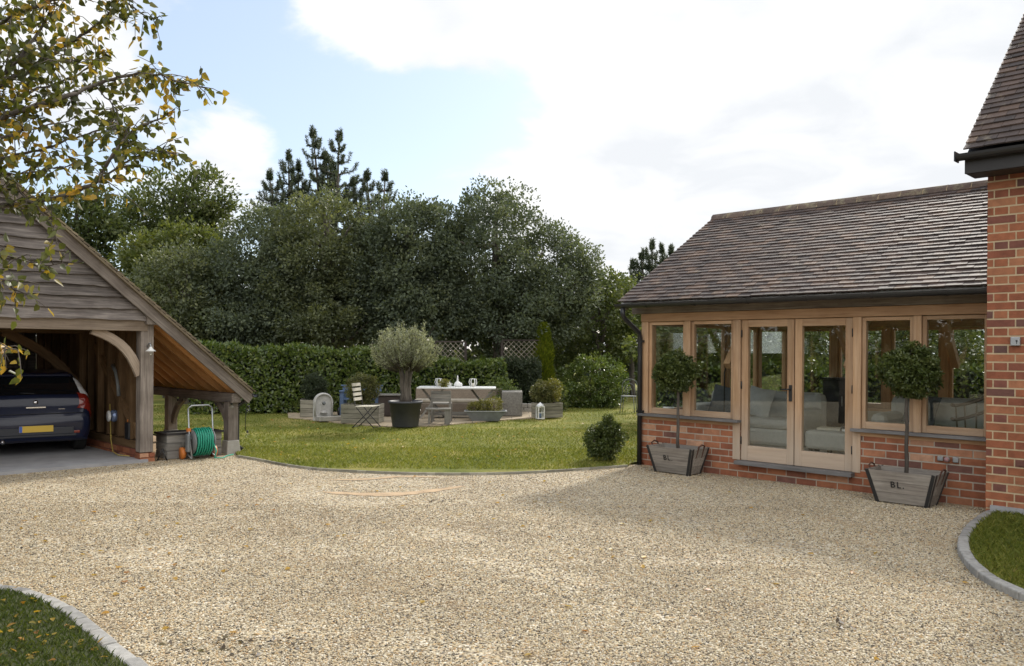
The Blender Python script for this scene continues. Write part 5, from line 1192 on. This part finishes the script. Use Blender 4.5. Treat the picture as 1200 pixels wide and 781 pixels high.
# grey chair and low bench before the table
t = thing('garden_chair', 'grey slatted wooden chair with a flat back at the near side of the table', 'chair', (at(518, 411, 18.75)[0], 18.75, ZP), rad(180))
m = MB(); m.box((0, 0, .43), (.44, .42, .03)); m.build('seat', M['greywood'], t); m = MB()
for z in (.52, .60, .68): m.box((0, .22, z), (.43, .022, .072))
m.build('backrest', M['greywood'], t)
for sx in (-1, 1):
    m = MB(); m.box((sx*.205, .20, .36), (.045, .045, .72)); m.build('leg', M['greywood'], t); m = MB(); m.box((sx*.205, -.19, .21), (.045, .045, .42)); m.build('leg', M['greywood'], t)
t = thing('low_bench', 'low grey wooden bench with a thick end leg in front of the grey chair', 'bench', (at(514, 411, 18.2)[0], 18.2, ZP), rad(4))
m = MB(); m.box((0, 0, .335), (.56, .28, .04)); m.build('seat', M['greywood'], t, bevel=.004)
m = MB(); m.box((.20, 0, .157), (.12, .24, .315)); m.build('leg', M['greywood'], t); m = MB(); m.box((-.20, 0, .157), (.04, .22, .315)); m.build('leg', M['greywood'], t)
# zinc trough with low shrubs
pt = pos(569, 493); t = thing('zinc_trough', 'flared zinc trough planter with a wide rim at the patio edge', 'planter', pt, rad(2))
m = MB(); Wt, Wb, Dt, Db, Ht = .94, .62, .36, .26, .22
V = [(-Wb/2, -Db/2, .0), (Wb/2, -Db/2, .0), (Wb/2, Db/2, .0), (-Wb/2, Db/2, .0), (-Wt/2, -Dt/2, Ht), (Wt/2, -Dt/2, Ht), (Wt/2, Dt/2, Ht), (-Wt/2, Dt/2, Ht)]
m.add(V, [(3, 2, 1, 0), (0, 1, 5, 4), (1, 2, 6, 5), (2, 3, 7, 6), (3, 0, 4, 7)]); m.build('tub', M['zinc'], t)
m = MB(); m.box((0, -Dt/2, Ht+.008), (Wt+.06, .04, .016)); m.box((0, Dt/2, Ht+.008), (Wt+.06, .04, .016)); m.box((-Wt/2-.01, 0, Ht+.008), (.04, Dt-.041, .016)); m.box((Wt/2+.01, 0, Ht+.008), (.04, Dt-.041, .016)); m.build('rim', M['galv'], t)
m = MB(); m.box((0, 0, Ht-.04), (Wt-.12, Dt-.07, .03)); m.build('soil', M['soil'], t)
for i, (dx, rr_, lab) in enumerate(((-.26, .14, 'low green mound at the left end of the zinc trough'), (-.03, .14, 'low green mound in the middle of the zinc trough'), (.20, .16, 'taller loose green mound at the right end of the zinc trough'))):
    shrub_thing('trough_shrub', lab, 'shrub', pt+[dx, 0, Ht-.03], [(pt+[dx, 0, Ht+.09+.03*i], (rr_*1.15, .14, .13+.03*i))], 1500, 60, .05, .035, .018, ML['golden'], .01, 4, 'shrubs in the zinc trough')
# white lantern
t = thing('garden_lantern', 'white metal lantern with a domed top on the grass edge by the corner planter', 'lantern', pos(633, 491), rad(20))
m = MB(); m.box((0, 0, .012), (.17, .17, .025)); m.box((0, 0, .29), (.17, .17, .02))
for sx in (-1, 1):
    for sy in (-1, 1): m.box((sx*.072, sy*.072, .15), (.022, .022, .26))
m.box((0, -.075, .15), (.14, .008, .012)); m.build('frame', M['white'], t)
m = MB(); m.lathe([(.115, .30), (.085, .34), (.03, .375), (.015, .39), (.012, .40)], (0, 0, 0), 4); m.build('roof', M['white'], t); m = MB(); m.box((0, 0, .15), (.12, .12, .25)); m.build('pane', M['glass'], t); m = MB(); m.lathe([(.03, .025), (.03, .13), (.001, .13)], (0, 0, 0), 12); m.build('candle', M['blue'], t)
# wire chair by the shrubs
t = thing('wire_chair', 'grey wirework chair with an arched back against the dark shrub', 'chair', (at(737, 411, 22.3)[0], 22.3, .03), rad(-18))
m = MB(); M['wire'] = m_plain('grey_wire', (.16, .17, .17), .6); m.lathe([(.18, .44), (.215, .44), (.215, .46), (.18, .46)], (0, 0, 0), 20)
for q in np.linspace(-.17, .17, 7): m.tube([(q, -.18, .45), (q, .18, .45)], .006, 5)
m.build('seat', M['wire'], t); m = MB()
for w_, h_ in ((.21, .46), (.13, .34), (.06, .24)): m.tube([(w_, .18, .45)]+[(w_*math.cos(q), .2, .45+h_-.18+.18*math.sin(q)) for q in np.linspace(0, math.pi, 11)]+[(-w_, .18, .45)], .011 if w_ > .2 else .007, 6)
m.build('backrest', M['wire'], t)
for sx in (-1, 1):
    for sy in (-1, 1): m = MB(); m.tube([(sx*.16, sy*.16, .45), (sx*.20, sy*.2, 0)], .011, 6); m.build('leg', M['wire'], t)
# low stone bed edge between sofa and corner planter
t = thing('low_wall', 'low pale stone edging wall in front of the dark clipped hedge', 'wall', (at(614, 411, 22.2)[0], 22.2, .03), 0)
m = MB()
for i in range(4):
    for j in range(2): m.box((-.36+i*.245+(.1 if j else 0), 0, .065+j*.115), (.235, .2, .108))
m.build('blocks', M['stone'], t, bevel=.012)

# ---------------------------------------------------------------- hedges
def hedge(name, label, p0, p1, depth, h0, h1, nl, leaf, mat, cat='hedge', rough=.06):
    p0, p1 = np.asarray(p0, float), np.asarray(p1, float); L = np.linalg.norm(p1-p0); a_ = (p1-p0)/L; nn = np.array([a_[1], -a_[0]])   # nn towards the viewer
    t_ = thing(name, label, cat, ((p0+p1)[0]/2, (p0+p1)[1]/2, .03), 0); org = np.array([(p0+p1)[0]/2, (p0+p1)[1]/2, .03])
    areas = np.array([L*(h0+h1)/2, L*depth, depth*h0, depth*h1, L*(h0+h1)/2*.4]); kk = (nl*areas/areas.sum()).astype(int); Ps, Os = [], []
    def hh(s): return h0+(h1-h0)*s/L
    for f, k_ in enumerate(kk):
        s = rs.uniform(0, L, k_); q = rs.uniform(0, 1, k_); x = np.zeros(k_)
        if f == 0: dd, z, o = np.zeros(k_), q*hh(s), (nn[0], nn[1], .25)
        elif f == 1: dd, z, o = q*depth, hh(s), (0, 0, 1)
        elif f == 2: s = np.zeros(k_); dd, z, o = q*depth, rs.uniform(0, 1, k_)*h0, (-a_[0], -a_[1], .2)
        elif f == 3: s = np.full(k_, L); dd, z, o = q*depth, rs.uniform(0, 1, k_)*h1, (a_[0], a_[1], .2)
        else: dd, z, o = np.full(k_, depth), q*hh(s), (-nn[0], -nn[1], .2)
        wob = .05*np.sin(s*2.3)*np.cos(z*2.7+s)+.04*np.sin(s*5.1+z*4); dd = dd-(wob+rs.exponential(rough, k_)*-1)*(1 if f in (0,) else 0)
        z = z+(.05*np.sin(s*3.1)+.03*np.sin(s*8)+rs.normal(size=k_)*rough*.8)*(f == 1)
        xy = p0+a_*s[:, None]-nn*dd[:, None]; Ps.append(np.stack([xy[:, 0], xy[:, 1], z+.03], 1)); Os.append(np.tile(np.array(o, float), (k_, 1)))
    P_, O_ = np.concatenate(Ps), np.concatenate(Os); k_ = len(P_)
    m_ = MB()
    for s in np.arange(.4, L, .8): c = p0+a_*s-nn*depth/2; m_.tube([(c[0], c[1], -.02), (c[0]+.03, c[1], hh(s)*.8)], [.03, .012], 6)
    m_.build('stem', M['bark'], t_, org)
    D_ = norm(O_*.6+sph(k_)+np.array([0, 0, .25])); N_ = norm(O_+sph(k_)*.55)
    leaf_obj('foliage', P_, D_, N_, leaf*rs.uniform(.6, 1.3, k_), leaf*.5, rs.beta(2, 2.4, k_), mat, t_, org)
    # large dark leaves filling the inside
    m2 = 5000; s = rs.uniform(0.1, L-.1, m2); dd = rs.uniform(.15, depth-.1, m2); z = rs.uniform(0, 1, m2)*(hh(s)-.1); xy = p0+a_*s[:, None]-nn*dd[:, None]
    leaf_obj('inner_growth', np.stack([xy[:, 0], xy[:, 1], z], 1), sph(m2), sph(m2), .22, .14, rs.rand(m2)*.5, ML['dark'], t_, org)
HA, HB, HC = at(225, 411, 20.6)[:2], at(487, 411, 21.9)[:2], at(592, 411, 22.4)[:2]
hedge('laurel_hedge', 'long clipped laurel hedge, the taller bright green stretch left of the olive tree', HA, HB, 1.1, 1.68, 1.55, 17000, .11, ML['laurel'])
hedge('laurel_hedge', 'lower dark glossy laurel hedge behind the corner sofa, right of the olive tree', HB+[.02, 0], HC, 1.0, 1.31, 1.31, 7500, .10, ML['laurel'])
HD, HE_ = at(590, 411, 22.7)[:2], at(634, 411, 22.8)[:2]
hedge('yew_block', 'dark clipped yew block under the trellis, beside the golden column conifer', HD, HE_, .8, 1.36, 1.36, 4500, .06, ML['dark'])
hedge('field_hedge', 'dark low hedge across the far grass seen through the store', at(228, 411, 24.5)[:2]+np.array([-.4, 2]), at(262, 411, 22.5)[:2], 1.2, 1.2, 1.1, 4500, .10, ML['holm'])
# trellis
def trellis(label, px0, px1, Y, z0, z1):
    a0, a1 = at(px0, 411, Y), at(px1, 411, Y); w_ = a1[0]-a0[0]; t_ = thing('trellis', label, 'trellis', ((a0[0]+a1[0])/2, Y, 0), 0, 'trellis fence panels behind the hedge')
    m_ = MB(); h_ = z1-z0; st = .15
    for s in (-1, 1):
        for k_ in np.arange(-h_-w_, w_+h_, st):
            x0, x1 = k_, k_+h_; zz0, zz1 = z0, z1
            lo, hi = max(x0, 0), min(x1, w_)
            if hi-lo < .03: continue
            q0, q1 = z0+(lo-x0), z0+(hi-x0)
            X0, X1 = (lo, hi) if s > 0 else (w_-lo, w_-hi)
            m_.beam((X0-w_/2, s*.008, q0), (X1-w_/2, s*.008, q1), .012, .026, (0, 1, 0))
    m_.build('lattice', M['trellis'], t_); m_ = MB()
    m_.box((0, 0, z1+.02), (w_+.08, .05, .04)); m_.box((0, 0, z0-.02), (w_+.08, .05, .04)); m_.box((-w_/2-.04, 0, z1/2), (.07, .07, z1)); m_.box((w_/2+.04, 0, z1/2), (.07, .07, z1)); m_.build('frame', M['wicker_dk'], t_)
trellis('diamond trellis panel half hidden behind the olive tree', 512, 544, 23.5, 1.30, 1.92)
trellis('diamond trellis panel left of the golden column conifer', 590, 632, 23.75, 1.36, 1.98)

# ---------------------------------------------------------------- shrubs and trees
bp = gp(710, 540, .03); bb = np.array([bp[0], bp[1], .03])
shrub_thing('clipped_bush', 'round bushy evergreen at the lawn edge beside the garden room downpipe', 'bush', bb, [(bb+[0, 0, .30], (.30, .28, .28)), (bb+[.05, 0, .52], (.15, .15, .15)), (bb+[-.12, 0, .24], (.2, .2, .2))], 9000, 200, .065, .042, .022, ML['bay'], .03, 10, None, .35, True)
sb = g0(694, 24.5); shrub_thing('round_shrub', 'broad rounded glossy evergreen shrub behind the wirework chair', 'shrub', sb, [(sb+[0, 0, .70], (1.05, .9, .80)), (sb+[.5, -.2, .5], (.6, .6, .55)), (sb+[-.5, -.1, .5], (.6, .6, .55))], 13000, 260, .16, .085, .045, ML['laurel'], .05, 10)
kb = g0(637, 23.9); t = thing('column_conifer', 'narrow golden green column conifer rising beside the trellis', 'conifer', kb, 0)
m = MB(); m.tube([kb-[0, 0, .05], kb+[0, 0, 2.2]], [.05, .01], 8); m.build('trunk', M['bark'], t, kb)
k = 7000; z = rs.uniform(.05, 2.42, k); rr_ = .265*np.clip(1.03-(z/2.45)**5, .05, 1)*rs.uniform(.6, 1.05, k)*(1+.12*np.sin(z*9)); q = rs.uniform(0, 6.283, k); P = kb+np.stack([rr_*np.cos(q), rr_*np.sin(q), z], 1); O = np.stack([np.cos(q), np.sin(q), np.full(k, 1.3)], 1)
leaf_obj('crown', P, norm(O+sph(k)*.35), norm(O*[1, 1, .1]+sph(k)*.4), .13, .04, rs.rand(k), ML['conifer'], t, kb)
sb = at(590, 450, 21.6); sb[2] = .03; shrub_thing('sofa_shrub', 'small dark green shrub behind the right end of the corner sofa', 'shrub', sb, [(sb+[0, 0, .60], (.38, .35, .30)), (sb+[0, 0, .35], (.3, .3, .3))], 2600, 80, .10, .06, .03, ML['laurel'], .025, 6)
sb = at(656, 470, 22.6); sb[2] = .03; shrub_thing('hosta_shrub', 'small pale leaved shrub between the golden bush and the round shrub', 'shrub', sb, [(sb+[0, 0, .40], (.22, .22, .35))], 700, 30, .1, .08, .04, ML['ash'], .02, 4)

def tree(name, label, cat, px, Y, ells_px, nl, ncl, cr, L, Wd, mat, r0=.16, nlimb=12, ztop=None, group=None, inner=.55):
    b0 = g0(px, Y, 0.0); ells = [px_ell(*e) for e in ells_px]
    t_ = thing(name, label, cat, b0, 0, group); m_ = MB(); top = np.array(ells[0][0]); top[2] = top[2]+ells[0][1][2]*.6
    branchy(m_, b0-[0, 0, .1], top, r0, ells, nlimb, .10); m_.build('trunk', M['bark'], t_, b0)
    crown('crown', ells, nl, ncl, cr, L, Wd, mat, t_, b0, inner); return t_
GT = 'dense evergreen trees along the garden boundary'
# (px, py, rx, ry, Y): what each clump of crown spans in the photo
tree('evergreen_oak', 'largest dark evergreen tree, round topped, right end of the row above the trellis', 'tree', 585, 25.5, [(582, 300, 74, 84, 25.6), (640, 330, 62, 70, 25.9), (545, 330, 60, 80, 25.2), (600, 372, 80, 36, 25.4), (668, 325, 36, 45, 26.2)], 66000, 620, .40, .108, .064, ML['holm'], .22, 18, None, GT)
tree('evergreen_oak', 'dark evergreen tree directly behind the olive tree, in the middle of the row', 'tree', 480, 25.0, [(478, 312, 66, 84, 25.0), (505, 300, 50, 62, 25.6), (450, 340, 50, 66, 24.8), (485, 376, 70, 34, 24.8)], 52000, 500, .38, .106, .063, ML['holm'], .2, 14, None, GT)
tree('evergreen_oak', 'tall dark evergreen tree in front of the pines', 'tree', 392, 25.0, [(385, 300, 64, 80, 25.2), (360, 335, 55, 70, 24.8), (425, 330, 46, 72, 25.2), (390, 376, 72, 36, 24.8)], 52000, 500, .38, .106, .063, ML['holm2'], .2, 14, None, GT)
tree('evergreen_oak', 'dark evergreen tree left of the pines, above the left part of the hedge', 'tree', 300, 25.0, [(305, 325, 56, 80, 25.4), (275, 348, 52, 66, 25.0), (335, 345, 44, 66, 24.8), (300, 380, 68, 32, 24.8)], 47000, 480, .38, .106, .063, ML['holm'], .2, 14, None, GT)
tree('evergreen_oak', 'dark evergreen tree nearest the lodge roof, leftmost of the row', 'tree', 222, 24.6, [(222, 355, 58, 62, 24.8), (195, 350, 44, 52, 25.2), (240, 385, 56, 36, 24.6)], 30000, 360, .40, .112, .066, ML['holm2'], .18, 12, None, GT)
tree('lime_shrub', 'yellow green leafy tree rising just behind the lodge roof slope', 'tree', 195, 27.5, [(195, 312, 46, 42, 27.6), (225, 290, 34, 28, 27.8), (165, 300, 26, 28, 27.6)], 9000, 170, .36, .14, .09, ML['lime'], .12, 8)
tree('hazel_tree', 'bright green loose hazel tree behind the round shrub, beside the garden room', 'tree', 700, 27.5, [(700, 375, 52, 50, 27.6), (735, 385, 38, 46, 28.2), (668, 392, 32, 36, 27.2), (708, 340, 30, 26, 27.8)], 14000, 260, .34, .12, .075, ML['ash'], .14, 14)
tree('lime_shrub', 'yellow green sunlit tree between the hazel and the garden room roof', 'tree', 742, 30, [(735, 360, 34, 36, 30), (755, 385, 40, 40, 30.2), (700, 355, 22, 28, 30)], 7000, 130, .36, .13, .085, ML['lime'], .12, 8)
tree('ash_tree', 'tall airy ash tree behind the row, left of the pines', 'tree', 208, 33, [(200, 245, 48, 48, 33), (240, 232, 34, 40, 33.2), (165, 275, 36, 42, 33), (262, 268, 26, 34, 33.4), (215, 300, 60, 40, 33)], 15000, 210, .55, .20, .10, ML['ash'], .2, 18)
tree('ash_tree', 'airy tree half hidden by the lodge gable and the near branches', 'tree', 95, 30, [(90, 275, 42, 50, 30), (118, 262, 24, 40, 30), (60, 290, 40, 50, 30)], 9000, 130, .5, .18, .10, ML['ash'], .18, 12)
tree('garden_tree', 'leafy tree standing behind the glazed garden room, left half', 'tree', 850, 19.5, [(850, 395, 78, 58, 19.5), (800, 410, 60, 50, 19.8)], 8000, 170, .34, .13, .08, ML['ash'], .12, 10)
tree('garden_tree', 'leafy tree standing behind the glazed garden room, right half', 'tree', 1010, 19.5, [(1000, 400, 90, 52, 19.5), (1090, 400, 80, 52, 19.2)], 9500, 200, .34, .13, .08, ML['ash'], .12, 10)
BH0, BH1 = at(770, 411, 18.4)[:2], at(1200, 411, 17.2)[:2]
hedge('beech_hedge', 'green hedge behind the garden room seen through its windows', BH0, BH1, .9, 1.3, 1.3, 7000, .11, ML['laurel'])
# far wood closing the view between the trunks
def far_wood():
    Ps = []
    for x in np.arange(-34, 24, 2.0): Ps.append(((x, 33+1.5*math.sin(x), 1.9+rs.rand()*.6), (1.9, 1.5, 2.1+rs.rand()*.6)))
    P_, O_, C_ = crown_pts(Ps, 36000, 900, .8, .5); k_ = len(P_)
    o = leaf_obj('far_wood', P_, norm(O_+sph(k_)), norm(O_+sph(k_)*.6), .36, .24, np.clip(.5*C_+.5*rs.rand(k_), 0, 1), ML['holm']); tag(o, 'dark belt of shrubs behind the tree row', 'wood', kind='stuff')
far_wood()
# trees on the far side of the drive, behind the viewer's left shoulder; seen mirrored in the glazing
for i, (x, y, h) in enumerate(((-17, -9, 6.5), (-19, -4.5, 5.6), (-18, 0.5, 7.0), (-20, 5, 6.0), (-15, -14, 6.0), (-9.5, -15, 6.5))):
    b0 = np.array([x, y, 0.]); t_ = thing('boundary_tree', 'leafy tree of the boundary across the drive, mirrored in the windows', 'tree', b0, 0, 'trees across the drive'); m_ = MB()
    ells = [(b0+[0, 0, h*.55], (2.7, 2.7, h*.42)), (b0+[.8, .8, h*.3], (2.4, 2.4, h*.3))]
    branchy(m_, b0-[0, 0, .1], b0+[0, 0, h*.8], .18, ells, 10); m_.build('trunk', M['bark'], t_, b0); crown('crown', ells, 7000, 130, .55, .26, .16, ML['holm2'], t_, b0)
# pines
def pine(label, px, Y, tips, zlow, seed):
    b0 = g0(px, Y, 0.0); t_ = thing('pine_tree', label, 'pine', b0, 0, 'dark pines above the tree row'); m_ = MB(); Ps, Ds = [], []
    lead = []
    for (tx, ty, wpx) in tips:
        tip = at(tx, ty, Y+rs.uniform(-.4, .4)); lo = np.array([b0[0]*.5+tip[0]*.5, tip[1], zlow]); H_ = tip[2]-zlow
        Tr = [b0-[0, 0, .1], lo, (lo+tip)/2+[.05, 0, 0], tip]; m_.tube(Tr, [.2, .13, .07, .015], 7)
        k_ = max(4, int(H_/.45))
        for i in range(k_+1):
            f = i/k_; c = lo*(1-f)+tip*f; reach = min(wpx*1.5*Y/F, .10+.27*(k_-i))
            for j in range(7):
                q = rs.uniform(0, 6.283); d = np.array([math.cos(q), math.sin(q), .25]); rr = reach*rs.uniform(.6, 1.1)
                e = c+d*rr*.75; e2 = e+np.array([math.cos(q)*rr*.2, math.sin(q)*rr*.2, .16+.26*rs.rand()])
                m_.tube([c, e, e2], [.03, .02, .008], 4)
                for (s0, s1, w_) in ((c+(e-c)*.35, e, .7), (e, e2, 1.0)):
                    kk = int(70*w_*(1 if rr < .8 else 1.5)); tt = rs.rand(kk, 1); ax = norm(s1-s0)
                    Ps.append(s0+(s1-s0)*tt); Ds.append(norm(ax*.8+sph(kk)))
        kk = 60; Ps.append(tip-[0, 0, .5]+rs.rand(kk, 1)*np.array([0, 0, .55])); Ds.append(norm(sph(kk)+[0, 0, 1.2]))
    m_.build('trunk', M['bark'], t_, b0); P_, D_ = np.concatenate(Ps), np.concatenate(Ds); k_ = len(P_)
    leaf_obj('crown', P_, D_, sph(k_), .14*rs.uniform(.7, 1.2, k_), .022, rs.rand(k_), ML['pine'], t_, b0)
pine('dark pine with the tallest twin leaders above the tree row', 385, 34, [(367, 160, 30), (397, 164, 26), (383, 190, 30)], 6.0, 1)
pine('broader dark pine just left of the twin leaders', 340, 34.5, [(338, 188, 30), (316, 210, 20), (350, 200, 32)], 6.0, 2)
pine('dark pine showing only candle tips right of the twin leaders', 436, 34, [(430, 210, 16), (451, 211, 14), (414, 218, 14)], 6.0, 3)
pine('dark pine rising behind the left end of the garden room roof', 765, 36, [(764, 291, 30), (742, 314, 26), (786, 298, 28), (752, 303, 28), (776, 296, 30)], 2.5, 4)

# ---------------------------------------------------------------- near tree, branches hanging into the top left
def near_tree():
    b0 = np.array([-5.4, 6.3, 0]); t_ = thing('hanging_tree', 'broad leaved tree turning yellow, its branches hanging in at the top left', 'tree', b0, 0)
    m_ = MB(); top = np.array([-5.1, 6.4, 5.4]); TR = [b0-[0, 0, .1], b0+[.05, 0, 1.6], b0+[.02, .1, 3.0], top]; m_.tube(TR, [.17, .14, .11, .05], 10)
    BR = [([(-90, 215), (-40, 165), (0, 140), (33, 127), (80, 112), (110, 100), (157, 88), (187, 88), (213, 97), (243, 103)], 6.4, .020),
          ([(-90, 215), (-30, 130), (10, 93), (43, 77), (77, 53), (113, 30), (133, 10), (160, -30)], 6.6, .020),
          ([(-60, 130), (10, 80), (47, 36), (64, 0), (75, -40)], 6.1, .014),
          ([(-90, 250), (-20, 245), (60, 233), (107, 217), (133, 182), (157, 153), (185, 140), (205, 128)], 6.2, .017),
          ([(107, 217), (143, 193), (180, 177), (200, 180)], 6.2, .008), ([(-30, 150), (33, 110), (67, 98), (103, 80), (122, 60)], 6.9, .012),
          ([(-80, 270), (-30, 300), (10, 300), (45, 312), (82, 308)], 5.9, .010),
          ([(-60, 290), (-20, 320), (8, 330), (20, 352)], 5.8, .009), ([(-60, 400), (-10, 405), (10, 408), (20, 411)], 5.6, .006),
          ([(-90, 100), (-20, 40), (30, 12), (90, -5), (120, -12), (170, 18), (184, 22)], 6.4, .012), ([(-90, 180), (-30, 190), (30, 180), (80, 165), (120, 150), (128, 132)], 6.6, .012),
          ([(-60, 200), (0, 205), (50, 200), (95, 190)], 6.9, .010), ([(-60, 60), (0, 30), (40, 20), (70, 25)], 6.9, .010), ([(110, 100), (135, 128), (140, 150), (150, 165)], 6.4, .006), ([(-60, 140), (0, 160), (40, 150), (85, 140)], 6.0, .010),
          ([(-90, 20), (-30, 60), (20, 60), (60, 70), (90, 75)], 6.2, .010), ([(-70, 225), (-20, 220), (20, 225), (60, 262), (66, 285)], 6.3, .009),
          ([(-110, -20), (-130, -100), (-120, -190), (-100, -260)], 6.4, .02), ([(-150, 160), (-260, 110), (-360, 100)], 6.6, .018), ([(-150, 60), (-240, -10), (-300, -90)], 6.9, .018), ([(-150, 250), (-240, 240), (-330, 260)], 5.8, .014), ([(-100, 20), (-60, -60), (0, -120), (60, -160)], 6.2, .016)]
    LP, LD = [], []
    for pts, Y, r in BR:
        P = np.array([at(px, py, Y+.25*math.sin(i*1.3+Y*7)) for i, (px, py) in enumerate(pts)])
        if pts[0][0] < -40:
            zt_ = float(np.clip(P[0][2]-.75*abs(P[0][0]+5.3)-.15, 1.7, 5.2)); P = np.concatenate([[np.array([-5.35, 6.4, zt_]), P[0]*.55+np.array([-5.3, 6.4, zt_])*.45+[0, 0, .12]], P])
        C_ = smooth_curve(P, 6); kk = len(C_); C_ = C_+rs.normal(size=C_.shape)*.006; m_.tube(C_, np.linspace(r*(1.7 if pts[0][0] < -40 else 1.15), .0035, kk), 6)
        d = np.r_[0, np.cumsum(np.linalg.norm(np.diff(C_, axis=0), axis=1))]
        s = .15
        while s < d[-1]:
            c = np.array([np.interp(s, d, C_[:, j]) for j in range(3)]); i = min(int(np.searchsorted(d, s)), kk-1); ax = norm(C_[i]-C_[i-1])
            td = norm(ax*.7+sph(1)[0]*np.array([1, 1, .9])+[0, 0, -.05]); tl = rs.uniform(.12, .42)*(.55+.45*(1-s/d[-1])); tw = np.array([c, c+td*tl*.5+[0, 0, .01], c+td*tl+[0, 0, -.04*rs.rand()]]); m_.tube(tw, [.0045, .003, .002], 4)
            for f in np.linspace(.15, 1, max(3, int(tl/.038))):
                p_ = tw[0]*(1-f)+tw[2]*f; LP.append(p_); LD.append(norm(td*.5+sph(1)[0]+np.array([0, 0, -.55])))
            s += rs.uniform(.021, .05)*(1.9 if np.mean([q[1] for q in pts]) > 240 else 1.0)
        for f in np.linspace(.5, 1, 12): LP.append(np.array([np.interp(f*d[-1], d, C_[:, j]) for j in range(3)])); LD.append(norm(sph(1)[0]+[0, 0, -.4]))
    m_.build('trunk', M['bark'], t_, b0)
    P_, D_ = np.array(LP), np.array(LD); k_ = len(P_); print('near leaves', k_)
    r = np.clip(rs.beta(1.6, 1.9, k_)*.85+.12*np.sin(P_[:, 2]*5+P_[:, 0]*4), 0, 1)
    leaf_obj('leaves', P_+D_*.012, D_, sph(k_)+[0, 0, .4], .072*rs.uniform(.6, 1.25, k_), .052*rs.uniform(.7, 1.1, k_), r, ML['autumn'], t_, b0, True)
near_tree()
# fallen leaves on the drive
k = 170; x = np.r_[rs.uniform(-4.5, 3.5, 90), rs.normal(-3.6, .9, 80)]; y = np.r_[rs.uniform(3.3, 11, 90), rs.normal(5.8, 1.4, 80)]; P = np.stack([x, y, np.full(k, .013)], 1); D = sph(k)*[1, 1, .1]; o = leaf_obj('fallen_leaves', P, D, np.tile([0, 0, 1.], (k, 1))+sph(k)*.3, .055, .04, rs.uniform(.7, 1, k), ML['autumn'], None, (0, 0, 0), True); tag(o, 'scattered fallen orange leaves on the gravel drive', 'leaves', kind='stuff')
x, y = scatter(LAWN, 110, -7, 3, 12, 19); k = len(x); o = leaf_obj('fallen_leaves', np.stack([x, y, np.full(k, .06)], 1), sph(k)*[1, 1, .2], np.tile([0, 0, 1.], (k, 1))+sph(k)*.4, .06, .045, rs.uniform(.7, 1, k), ML['autumn'], None, (0, 0, 0), True); tag(o, 'scattered fallen leaves on the mown lawn', 'leaves', kind='stuff')
Pl = []
for px, py, k, sp in ((285, 762, 26, .14), (232, 757, 10, .06), (300, 752, 10, .10), (25, 648, 16, .3), (985, 735, 14, .05), (510, 588, 12, .06)):
    c = gp(px, py); Pl.append(np.stack([rs.normal(c[0], sp*1.6, k), rs.normal(c[1], sp*.6, k), rs.uniform(.006, .022, k)], 1))
Pl = np.concatenate(Pl); k = len(Pl); o = leaf_obj('leaf_litter', Pl, sph(k)*[1, 1, .3], np.tile([0, 0, 1.], (k, 1))+sph(k)*.6, .045, .022, rs.rand(k), m_leaf('dead_leaf', [(0, (.03, .022, .016)), (.7, (.07, .05, .03)), (1, (.12, .10, .03))], .1)); tag(o, 'small dark clumps of dead leaves and moss on the gravel', 'leaf litter', kind='stuff')
x, y = scatter(LL, 700, -4.4, -1.0, 2.4, 5.6); k = len(x); o = leaf_obj('fallen_leaves', np.stack([x, y, rs.uniform(.06, .085, k)], 1), sph(k)*[1, 1, .3], np.tile([0, 0, 1.], (k, 1))+sph(k)*.5, .042*rs.uniform(.6, 1.4, k), .03, rs.uniform(.55, 1, k), ML['autumn'], None, (0, 0, 0), True); tag(o, 'fallen yellow and brown leaves on the grass at the lower left', 'leaves', kind='stuff')
